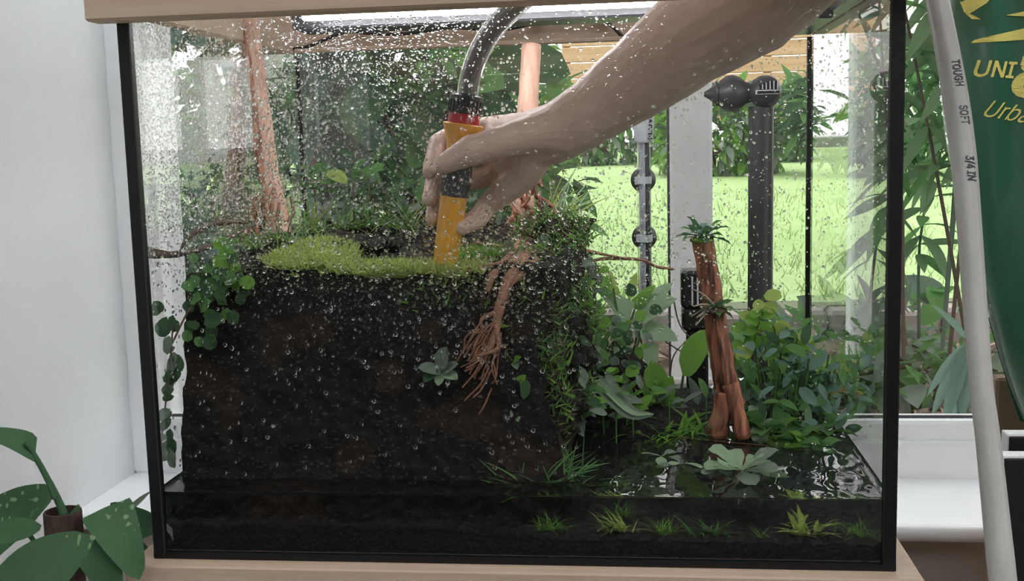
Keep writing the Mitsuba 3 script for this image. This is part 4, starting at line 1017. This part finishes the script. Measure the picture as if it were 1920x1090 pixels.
# low bright tufts along the bank
for i, (c, n, L, mt) in enumerate((((0.1238,0.2,0.0549), 34, 0.035, 'leaf_bright'), ((0.1499,0.22,0.0577), 40, 0.036, 'leaf_bright'), ((0.1743,0.2,0.0551), 26, 0.03, 'leaf_mid'), ((0.1135,0.18,0.0499), 20, 0.025, 'leaf_bright'), ((0.067,0.22,0.0575), 24, 0.035, 'leaf_dark'))):
    t = plant(('bright grassy tuft on the bank under the black filter', 'fuller bright grassy tuft on the bank just left of the right stem', 'green grassy tuft around the foot of the right stem', 'short bright tuft at the water edge of the bank', 'dark grassy tuft on the bank below the arching leaf')[i], 'grass', None, 'grass_tuft')
    for q in range(n):
        a = rng.uniform(0, 2 * math.pi)
        leaf_part(t, V3(*c) + V3(rng.normal() * 0.009, rng.normal() * 0.008, -0.004), V3(math.cos(a), math.sin(a) * 0.8, rng.uniform(0.2, 1.3)), V3(-math.cos(a), -math.sin(a), 1), L * rng.uniform(0.6, 1.2), 'blade', mt, 0.15, rng.choice([0.5, 1.0, 1.5]), 0.2, 'blade')
gt = plant('dense dark green needle-leaved clump at the water edge below the soil', 'grass', name='grass_tuft')
for q in range(210):
    c = V3(*(0.0148,0.05,0.0483)) + V3(rng.normal() * 0.016, abs(rng.normal()) * 0.025, rng.normal() * 0.004)
    a = rng.uniform(-1.5, 1.5)
    leaf_part(gt, c, V3(math.sin(a) + 0.15, rng.normal() * 0.4 - 0.3, abs(math.cos(a)) * 1.1), V3(0, -0.8, 0.6) + sphere_dir() * 0.3, rng.uniform(0.022, 0.05), 'blade', ('leaf_mid', 'leaf_dark', 'leaf_mid')[q % 3], 0.05, rng.choice([0.5, 1.0, 1.5]), 0.2, 'blade')

# tall light stems with round leaves in front of the black pipe
rl = plant('pale round-leaved stems in front of the black pipe')
RB = V3(*(0.2221,0.28,0.087))
for P, lv in (([(0.2248,0.28,0.087), (0.2184,0.27,0.1328), (0.2231,0.265,0.1552), (0.2262,0.26,0.1799)], 8), ([(0.2327,0.28,0.0869), (0.2394,0.27,0.1272), (0.2361,0.265,0.1497)], 6), ([(0.2115,0.28,0.087), (0.2083,0.275,0.1265), (0.221,0.27,0.1625)], 6), ([(0.2486,0.28,0.0869), (0.2577,0.27,0.1217), (0.2595,0.265,0.1441)], 5), ([(0.1992,0.26,0.0804), (0.1971,0.26,0.1239)], 5), ([(0.2751,0.28,0.0759), (0.2786,0.27,0.1108)], 5)):
    obj('stem', tube(P, 0.0010, 5), 'leaf_bright', rl)
    C = spline(P, lv * 2)
    for q in range(lv):
        s_ = 1 if q % 2 else -1
        leaf_part(rl, C[lv + q], V3(s_ + rng.normal() * 0.4, -0.5, 0.1 + rng.normal() * 0.3), V3(0, -0.9, 0.6), rng.uniform(0.012, 0.02), 'round', 'leaf_lime' if q > lv - 4 else 'leaf_bright', 0.75, 0.5)
fb = plant('dense blue-green leafy bush on the right bank behind the right stem')
for i in range(260):
    c = V3(*(0.2533,0.255,0.095)) + np.clip(rng.normal(size=3), -1.8, 1.8) * V3(0.034, 0.026, 0.028)
    leaf_part(fb, c, sphere_dir() + V3(0, -0.4, 0.3), V3(0, -0.6, 0.9) + sphere_dir() * 0.5, rng.uniform(0.014, 0.026), ('oval', 'lance')[i % 2], ('leaf_mid', 'leaf_blue', 'leaf_mid', 'leaf_dark', 'leaf_blue')[i % 5], 0.5 if i % 2 == 0 else 0.35, rng.choice([0.5, 0.75]))
for i in range(18):
    c = V3(*(0.2533,0.255,0.095)) + rng.normal(size=3) * V3(0.025, 0.018, 0.014)
    obj('stem', tube([V3(c[0] * 0.9 + 0.02, c[1], 0.06), c + V3(0, 0, 0.015)], 0.0011, 5), 'leaf_mid', fb)
gv = thing('grass_blades', 'thin upright green grass between the round-leaved stems and the right seam', 'grass', None, 'stuff')
obj('blades', blades([V3(*(0.259,0.32,0.0782)) + V3(rng.normal() * 0.022, rng.normal() * 0.015, -0.01) for _ in range(120)], 0.055, 0.0022, 0.18, n=5, bend=0.5), 'leaf_bright', gv)
bb = plant('bright broad-leaved plants at the water edge, right of the stem foot')
for c, n, L, mt in (((0.2242,0.2,0.0553), 9, 0.034, 'leaf_bright'), ((0.2452,0.19,0.0478), 9, 0.034, 'leaf_mid'), ((0.2602,0.175,0.0444), 7, 0.034, 'leaf_bright'), ((0.2177,0.21,0.0605), 6, 0.036, 'leaf_pale'), ((0.2791,0.22,0.0518), 8, 0.032, 'leaf_mid')):
    rosette(bb, V3(*c), n, L, 0.5, 'oval', [mt, mt, 'leaf_mid'], (0.0, 0.9), 0.75, phase=c[0] * 50, wave=0.2)
va = plant('pale striped arching leaf at the right end of the bank', name='arching_leaf')
for a_, b_, m_ in (((0.2589,0.23,0.0597), (0.291,0.21,0.0441), 'leaf_pale'), ((0.2637,0.228,0.0576), (0.2881,0.205,0.0506), 'leaf_dull'), ((0.2655,0.23,0.0555), (0.2604,0.22,0.0869), 'leaf_pale'), ((0.264,0.23,0.0555), (0.2735,0.2,0.0555), 'leaf_lime')):
    leaf_to(va, a_, b_, 'lance', m_, 0.25, 0.5)
rs = plant('small rust and green sprig behind the right end of the bank', name='sprig')
for i in range(12):
    leaf_part(rs, V3(*(0.3074,0.3,0.0741)) + rng.normal(size=3) * V3(0.012, 0.008, 0.005), V3(rng.normal(), -0.4, 0.3), V3(0, -0.6, 0.9), rng.uniform(0.013, 0.022), 'lance', ('leaf_rust', 'leaf_bright', 'leaf_lime')[i % 3], 0.35, 0.5)
obj('stem', tube([(0.2964,0.28,0.0483), (0.3047,0.3,0.0713)], 0.001, 5), 'mat_twig', rs)

# floating rosette and underwater tufts
fr_ = plant('pale velvety floating rosette on the water, right of centre', name='floating_plant')
FC = V3(*(0.1895,0.075,0.0467)); FC[2] = ZW + 0.002
rosette(fr_, FC, 11, 0.032, 0.7, 'spoon', ['leaf_pale', 'leaf_pale', 'leaf_dull'], (0.05, 0.85), 0.5, 0.15, wave=0.15)
for i in range(9):
    e = V3(rng.normal() * 0.012 + 0.01, rng.normal() * 0.006 - 0.004, -rng.uniform(0.006, 0.02))
    obj('root', tube([FC, FC + e * 0.5, FC + e], 0.0006, 4), 'mat_rootlight', fr_)
f2 = plant('small pale floating leaves at the water surface left of the rosette', name='floating_plant')
for q in ((0.169,0.08,0.0497), (0.1226,0.12,0.0567), (0.1383,0.1,0.0529)):
    q = V3(*q); q[2] = ZW + 0.0015
    rosette(f2, q, 4, 0.018, 0.6, 'spoon', ['leaf_dull', 'leaf_pale'], (0.05, 0.4), 0.5, 0.15, phase=q[0] * 70)
for i, (c, n, L, mt, w, lab) in enumerate((((0.0315,0.03,0.023), 60, 0.022, 'leaf_bright', 0.05, 'leftmost submerged grass tuft, low and wide'), ((0.084,0.03,0.0237), 44, 0.024, 'leaf_lime', 0.1, 'second submerged tuft from the left, with broad curling blades'), ((0.0877,0.07,0.0262), 30, 0.024, 'leaf_bright', 0.05, 'submerged tuft just behind the curling one'), ((0.125,0.03,0.0175), 50, 0.026, 'leaf_bright', 0.05, 'upright submerged grass tuft left of the rosette roots'),
                                           ((0.1602,0.03,0.018), 36, 0.026, 'leaf_mid', 0.1, 'dark submerged tuft under the floating rosette'), ((0.1991,0.025,0.0137), 18, 0.020, 'leaf_bright', 0.05, 'sparse small submerged tuft with thin splayed blades'), ((0.2345,0.03,0.0191), 30, 0.030, 'leaf_lime', 0.15, 'brightest submerged plant with broad star-like blades'), ((0.2749,0.03,0.0131), 55, 0.026, 'leaf_bright', 0.05, 'rightmost submerged grass tuft beside the corner seal'))):
    t = plant(lab, 'grass', None, 'water_grass')
    c = V3(*c); c[2] = max(c[2], 0.02) - 0.002
    for q in range(n):
        a = rng.uniform(0, 2 * math.pi)
        leaf_part(t, c + V3(rng.normal() * 0.006, rng.normal() * 0.004, 0), V3(math.cos(a) * 0.9, math.sin(a) * 0.7, rng.uniform(0.3, 1.4)), V3(-math.cos(a), -math.sin(a), 1), L * rng.uniform(0.6, 1.15), 'blade' if w < 0.12 else 'lance', mt, w, rng.choice([0.5, 1.0]), 0.2, 'blade')

# ---------------------------------------------------------------- condensation: water drops on the panes


def drops(P, R, ax, seg=8, flat=0.55, sag=0.0):
    """Dome-shaped drops on a pane, base at P, bulging along the axis ax; the domes and the bases are separate rings."""
    rings = 3 if seg > 6 else 2
    th = np.linspace(0, np.pi / 2, rings + 1)[:-1]
    ang = np.arange(seg) / seg * 2 * np.pi
    U = [np.stack([np.cos(a) * np.cos(ang), np.cos(a) * np.sin(ang), np.full(seg, np.sin(a))], 1) for a in th]
    T = np.vstack(U + [[[0, 0, 1.0]], U[0], [[0, 0, 0.0]]])
    i = np.arange(seg); j = (i + 1) % seg
    F = []
    for q in range(rings - 1):
        o = q * seg
        F += [np.stack([o + i, o + j, o + j + seg], 1), np.stack([o + i, o + j + seg, o + i + seg], 1)]
    o = (rings - 1) * seg
    F.append(np.stack([o + i, o + j, i * 0 + rings * seg], 1))
    b = rings * seg + 1
    F.append(np.stack([b + j, b + i, i * 0 + b + seg], 1))
    F = np.vstack(F)
    if ax == 'y': B = np.array([[1.0, 0, 0], [0, 0, -1.0], [0, 1.0, 0]])        # rows: images of x, y, z
    elif ax == '+x': B = np.array([[0, 1.0, 0], [0, 0, 1.0], [1.0, 0, 0]])
    else: B = np.array([[0, 0, 1.0], [0, 1.0, 0], [-1.0, 0, 0]])
    T = T * V3(1, 1, flat)
    Vs, n = [], len(T)
    el = rng.uniform(0.85, 1.3, len(P))
    for k in range(len(P)):
        v = (T * R[k]) @ B
        v[:, 2] *= el[k]
        Vs.append(v + P[k])
    return np.vstack(Vs), (F[None] + (np.arange(len(P)) * n)[:, None, None]).reshape(-1, 3)


dp = thing('water_drops', 'condensation drops beaded on the inside of the aquarium glass', 'water drops', None, 'stuff')


def scatter(n, x0, x1, z0_, z1_, dens):
    out = []
    while len(out) < n:
        q = np.stack([rng.uniform(x0, x1, 4 * n), rng.uniform(z0_, z1_, 4 * n)], 1)
        out += list(q[rng.random(4 * n) < dens(q[:, 0], q[:, 1])])
    return np.array(out[:n])


def dens_front(x, z):                                    # thickest at the upper left, thinning right and down
    l = np.clip((0.02 - x) / 0.25, 0, 1); mid = np.exp(-((x + 0.02) / 0.13) ** 2) * np.exp(-((z - 0.235) / 0.055) ** 2)
    up = np.clip((z - 0.205) / 0.09, 0, 1)
    r = 0.10 * np.clip((z - 0.2) / 0.15, 0, 1)
    cl = meshkit.fbm(np.stack([x * 25, z * 25, x * 0], -1), 3, 5)
    return np.clip((l * up * 0.9 + mid * 0.8 + r + 0.012) * (0.35 + 1.1 * cl), 0, 1)


def on_front(q, R, seg, fl_=0.55): return drops(np.stack([q[:, 0], np.full(len(q), 0.0033), q[:, 1]], 1), R, 'y', seg, fl_)


q = scatter(22000, -0.288, 0.288, 0.06, 0.44, dens_front)
obj('fine_drops', on_front(q, rng.uniform(0.00030, 0.00075, len(q)), 6), 'mat_water', dp, True)
q = scatter(3600, -0.288, 0.29, 0.075, 0.435, dens_front)
obj('small_drops', on_front(q, rng.uniform(0.0007, 0.0013, len(q)), 8), 'mat_water', dp, True)
q = scatter(330, -0.285, 0.06, 0.07, 0.30, lambda x, z: np.clip(0.25 + z * 2.2, 0, 1))
obj('large_drops', on_front(q, rng.uniform(0.0010, 0.0019, len(q)), 12, 0.6), 'mat_water', dp, True)
q = scatter(700, 0.02, 0.46, 0.08, 0.435, lambda y, z: 0.4 + 0.6 * (z > 0.2))
obj('left_pane_drops', drops(np.stack([np.full(len(q), -0.2977), q[:, 0] * 0.95 + 0.005, q[:, 1]], 1), rng.uniform(0.0006, 0.0017, len(q)), '+x', 8), 'mat_water', dp, True)
q = scatter(260, 0.02, 0.46, 0.1, 0.435, lambda y, z: 0.4 + 0.6 * (z > 0.25))
obj('right_pane_drops', drops(np.stack([np.full(len(q), 0.2977), q[:, 0] * 0.95 + 0.005, q[:, 1]], 1), rng.uniform(0.0006, 0.0014, len(q)), '-x', 8), 'mat_water', dp, True)

# ---------------------------------------------------------------- things around the aquarium
po = thing('potted_pothos', 'large-leaved dark pothos in a brown husk pot, left of the aquarium', 'plant')
pc = (-0.3657,-0.02,0.0472)
PR = 0.01533
pb0 = V3(pc[0], pc[1], (-0.3702,-0.02,-0.0061)[2])
an = np.linspace(0, 1, 20)
outer = [(0, PR * 0.96), (0.02, PR), (0.98, PR * 0.98), (1.0, PR * 0.95), (1.0, PR * 0.84), (0.6, PR * 0.82), (0.59, 0.0005)]
obj('husk_pot', lathe(pb0, pc, outer, 30), 'mat_husk', po, 35)
obj('support', lathe((pc[0], pc[1], -0.95), pb0, [(0, PR * 1.6), (0.7, PR * 1.6), (0.702, PR * 0.9), (1, PR * 0.9)], 24), 'mat_husk', po, 35)
obj('main_stem', tube([(-0.3626,-0.02,0.035), (-0.3675,-0.02,0.0531), (-0.3768,-0.022,0.0783), (-0.384,-0.025,0.097), (-0.3867,-0.03,0.1063)], [0.0046, 0.0032, 0.0025, 0.0022, 0.0018], 9), 'leaf_pothos', po, True)
obj('sheath', tube([(-0.3672,-0.028,0.0602), (-0.3699,-0.029,0.0707), (-0.3718,-0.029,0.0747)], [0.0022, 0.0018, 0.0004], 6), 'leaf_pothos', po, True)
obj('shoot', tube([(-0.3607,-0.02,0.0351), (-0.3554,-0.02,0.0442), (-0.3504,-0.022,0.0526)], [0.004, 0.0038, 0.0012], 8), 'leaf_pothos', po, True)
for a_, b_, up_, w_, bd in (((-0.3842,-0.022,0.0935), (-0.4227,-0.05,0.1159), (0.15, -0.45, 1), 0.6, 1.25), ((-0.4497,0,0.0127), (-0.3865,0.01,0.0555), (-0.4, -0.9, 0.4), 0.8, 0.25), ((-0.3789,-0.03,0.0383), (-0.4111,-0.08,0.0383), (0.1, -0.7, 0.7), 0.40, 0.25),
                            ((-0.4067,-0.09,-0.0283), (-0.3063,-0.08,0.048), (-0.1, -0.85, 0.55), 0.45, 0.25), ((-0.3344,-0.01,0.047), (-0.2937,-0.04,-0.0025), (0.5, -0.8, 0.4), 0.62, 0.75), ((-0.3571,0.03,0.0176), (-0.318,0.06,0.0076), (-0.2, -0.9, 0.5), 0.8, 0.25), ((-0.3386,-0.02,0.0241), (-0.3077,-0.05,-0.0151), (0.2, -0.95, 0.3), 0.7, 0.25), ((-0.3868,0.07,-0.0094), (-0.3397,0.08,-0.03), (-0.2, -0.9, 0.4), 0.8, 0.25)):
    leaf_to(po, a_, b_, 'heart' if w_ > 0.5 else 'oval', 'leaf_pothos', w_, bd, up_, n=12, wave=0.06)
leaf_to(po, (-0.3824,0.12,-0.0038), (-0.3637,0.14,0.0136), 'lance', 'leaf_dull', 0.2, 0.25, (-0.3, -0.9, 0.3), n=9)
for P in ([(-0.3667,-0.02,0.0191), (-0.3797,-0.03,0.018), (-0.3943,-0.03,0.0358)], [(-0.3667,-0.02,0.0191), (-0.3548,0,0.0072), (-0.3467,0.02,0.026)]):
    obj('petiole', tube(P, 0.002, 6), 'leaf_pothos', po, True)

dh = thing('grey_hose', 'thick grey hose hanging down at the right in front of the green sack', 'hose')
HG = [(0.337,0.1,0.4703), (0.343,0.09,0.4397), (0.3483,0.075,0.3967), (0.3522,0.06,0.3547), (0.3543,0.045,0.3137), (0.3526,0.02,0.2662), (0.3498,-0.01,0.2097), (0.3444,-0.05,0.1556), (0.3411,-0.08,0.1251), (0.3386,-0.12,0.0599), (0.3315,-0.16,0.0334)]
obj('tube', tube(HG, [0.008764, 0.008901, 0.009433, 0.009944, 0.009781, 0.009087, 0.008572, 0.008167, 0.008237, 0.008878, 0.008395], 22, 80), 'mat_hose', dh, True)
CH = spline(HG, 400)
TH = np.gradient(CH, axis=0)
hr = 0.009846


def hose_print(text, s0, size):
    m = meshkit.text_mesh(text, size, 0.0004, bold=True)
    v = np.array(m.vertices)
    i = np.clip((s0 + v[:, 0] / 0.0016).astype(int), 0, 398)
    fr2 = (s0 + v[:, 0] / 0.0016) - i
    Cn = CH[i] + (CH[i + 1] - CH[i]) * fr2[:, None]
    d = TH[i] / np.linalg.norm(TH[i], axis=1, keepdims=True)
    out = np.cross(d, V3(1, 0, 0)); out = np.where(out[:, 1:2] > 0, -out, out); out /= np.linalg.norm(out, axis=1, keepdims=True)
    side = np.cross(out, d)
    a = (v[:, 1] - size / 2 + 0.002) / hr
    if side[0, 0] < 0: side, a = -side, a
    P = Cn + (out * np.cos(a)[:, None] + side * np.sin(a)[:, None]) * (hr + 0.0001 + v[:, 2:3] * 0.8)
    return P, np.array(m.faces)


seg = float(np.linalg.norm(CH[1:] - CH[:-1], axis=1).mean())
for tx_, s0_ in (('TOUGH', 62), ('SOFT', 96), ('3/4 IN', 134)):
    obj('lettering', hose_print(tx_, s0_ + 26, 0.0064), 'mat_print', dh)

# green printed sack hanging at the far right
bg = thing('green_sack', 'dark green plastic sack with yellow print at the right edge', 'sack')


BY = 0.30


def sack(u, v):
    """u across from its left edge, v from the top down; a soft bulging side."""
    top, bot = V3(*(0.4085,0.3,0.4776)), V3(*(0.4914,0.3,0.0382))
    cx = top[0] + (bot[0] - top[0]) * np.clip(v, 0, 1) ** 1.9
    z = top[2] + (bot[2] - top[2]) * v
    a = u * 2.6
    r = 0.17
    x = cx + r * (1 - np.cos(np.clip(a, 0, np.pi))) * 0.9
    y = BY - r * np.sin(np.clip(a, 0, np.pi)) * 0.42
    P = np.stack([x, y, z], 1)
    y2 = (meshkit.fbm(np.stack([x * 26, z * 5, z * 0], 1), 3, 2) - 0.5) * 0.016
    P[:, 1] += y2 + 0.003 * np.sin(x * 150 + z * 7)
    return P


sv, sf = grid(np.linspace(0, 1, 90), np.linspace(0, 1, 110), sack)
bk_ = grid(np.linspace(0, 1, 20), np.linspace(0, 1, 20), lambda u, v: np.stack([sack(u, v)[:, 0], 0 * u + BY + 0.02, sack(u, v)[:, 2]], 1))
obj('film', cat((sv, sf), bk_), 'mat_bag', bg, True)


def wrap_print(polys, off=0.0007):
    """Flat print (x, z in metres on the sack's face) laid onto its curved surface."""
    from scipy.spatial import cKDTree
    v, f = cat(*polys)
    t = cKDTree(sv[:, [0, 2]])
    dd, i = t.query(v[:, [0, 1]], k=4)
    w = 1 / (dd + 1e-6)
    y = (sv[i, 1] * w).sum(1) / w.sum(1)
    return np.stack([v[:, 0], y - off - v[:, 2], v[:, 1]], 1), f[:, ::-1]


def text_at(text, p, size, bold=True, slant=0.0, rot=0.0, sx=1.0):
    m = meshkit.text_mesh(text, size, 0.0004, bold)
    m = m.subdivide_to_size(0.006)
    v = np.array(m.vertices)
    v[:, 0] = v[:, 0] * sx + v[:, 1] * slant
    c_, s_ = math.cos(rot), math.sin(rot)
    return np.stack([p[0] + v[:, 0] * c_ - v[:, 1] * s_, p[2] + v[:, 0] * s_ + v[:, 1] * c_, v[:, 2]], 1), np.array(m.faces)


def poly_at(pts):
    from shapely.geometry import Polygon
    m = trimesh.creation.extrude_polygon(Polygon([(p[0], p[2]) for p in pts]).buffer(0), 0.0004, engine='earcut').subdivide_to_size(0.006)
    return np.array(m.vertices), np.array(m.faces)


obj('print', wrap_print([text_at('UNI', (0.4201,0.24,0.3878), 0.01428, True, 0.06, -0.13, 0.86)]), 'mat_yellow', bg)
obj('print', wrap_print([text_at('8', (0.4446,0.235,0.3678), 0.04317, True, 0.1, -0.1, 1.1)]), 'mat_yellow', bg)
obj('print', wrap_print([text_at('Urban', (0.4278,0.24,0.35), 0.01534, False, 0.35, -0.22, 0.8)]), 'mat_yellow', bg)
obj('print', wrap_print([poly_at([(0.4193,0.24,0.4183), (0.4216,0.24,0.4211), (0.4598,0.24,0.4283), (0.4602,0.24,0.4177), (0.4344,0.24,0.4177)])]), 'mat_yellow', bg)
obj('print', wrap_print([poly_at([(0.4112,0.27,0.4636), (0.4145,0.27,0.4487), (0.4195,0.27,0.4407), (0.4253,0.27,0.4394), (0.4181,0.24,0.4462), (0.4287,0.24,0.4534), (0.4332,0.24,0.4589)])]), 'mat_yellow', bg)
obj('print', wrap_print([poly_at([(0.4445,0.24,0.4413), (0.4594,0.24,0.4436), (0.4595,0.24,0.4388)])]), 'mat_yellow', bg)

mg = obj('clear_margin', grid(np.linspace(0, 1, 12), np.linspace(0, 1, 60), lambda u, v: np.stack([sack(0 * u, v)[:, 0] + 0.003 - 0.017 * u * np.clip(1.15 - v, 0, 1), BY + 0.006 + 0.004 * np.sin(v * 23) * u, sack(0 * u, v)[:, 2]], 1)), 'mat_film', bg, True)
qv, qu = rng.random(150) ** 1.3 * 0.75, rng.uniform(0.1, 0.95, 150)
qp = sack(0 * qv, qv)
qp[:, 0] += 0.003 - 0.017 * qu * np.clip(1.15 - qv, 0, 1); qp[:, 1] = BY + 0.0095
tag(obj('drops', drops(qp, rng.uniform(0.0010, 0.0030, 150), 'y', 10, 0.6), 'mat_water', bg, True), kind='stuff')

pn = obj('plywood_sheet', box((0.4913,0.42,0.0651)[0], 0.75, 0.40, 0.425, -0.95, (0.4912,0.42,0.0664)[2], 0.003), 'mat_card', smooth=False)
tag(pn, 'dark brown wooden panel standing behind the grey hose at the lower right', 'panel')
for (xa, ya), yy, lab in (((1880, 858), 0.10, 'larger black picture frame with a light edge in the lower right corner'), ((1890, 816), 0.16, 'smaller black picture frame with a light edge, behind the larger one')):
    e = {858: (0.4073,0.1,0.0632), 816: (0.4295,0.16,0.0662)}[ya]
    t = thing('picture_frame', lab, 'frame')
    obj('panel', box(e[0] + 0.0016, e[0] + 0.3, yy, yy + 0.02, -0.95, e[2] - 0.0016, 0.001), 'mat_frameblack', t)
    obj('light_edge', box(e[0], e[0] + 0.3, yy + 0.002, yy + 0.018, e[2] - 0.0018, e[2], 0), 'mat_white', t)
    obj('light_edge', box(e[0], e[0] + 0.0016, yy + 0.002, yy + 0.018, -0.95, e[2], 0), 'mat_greyplastic', t)
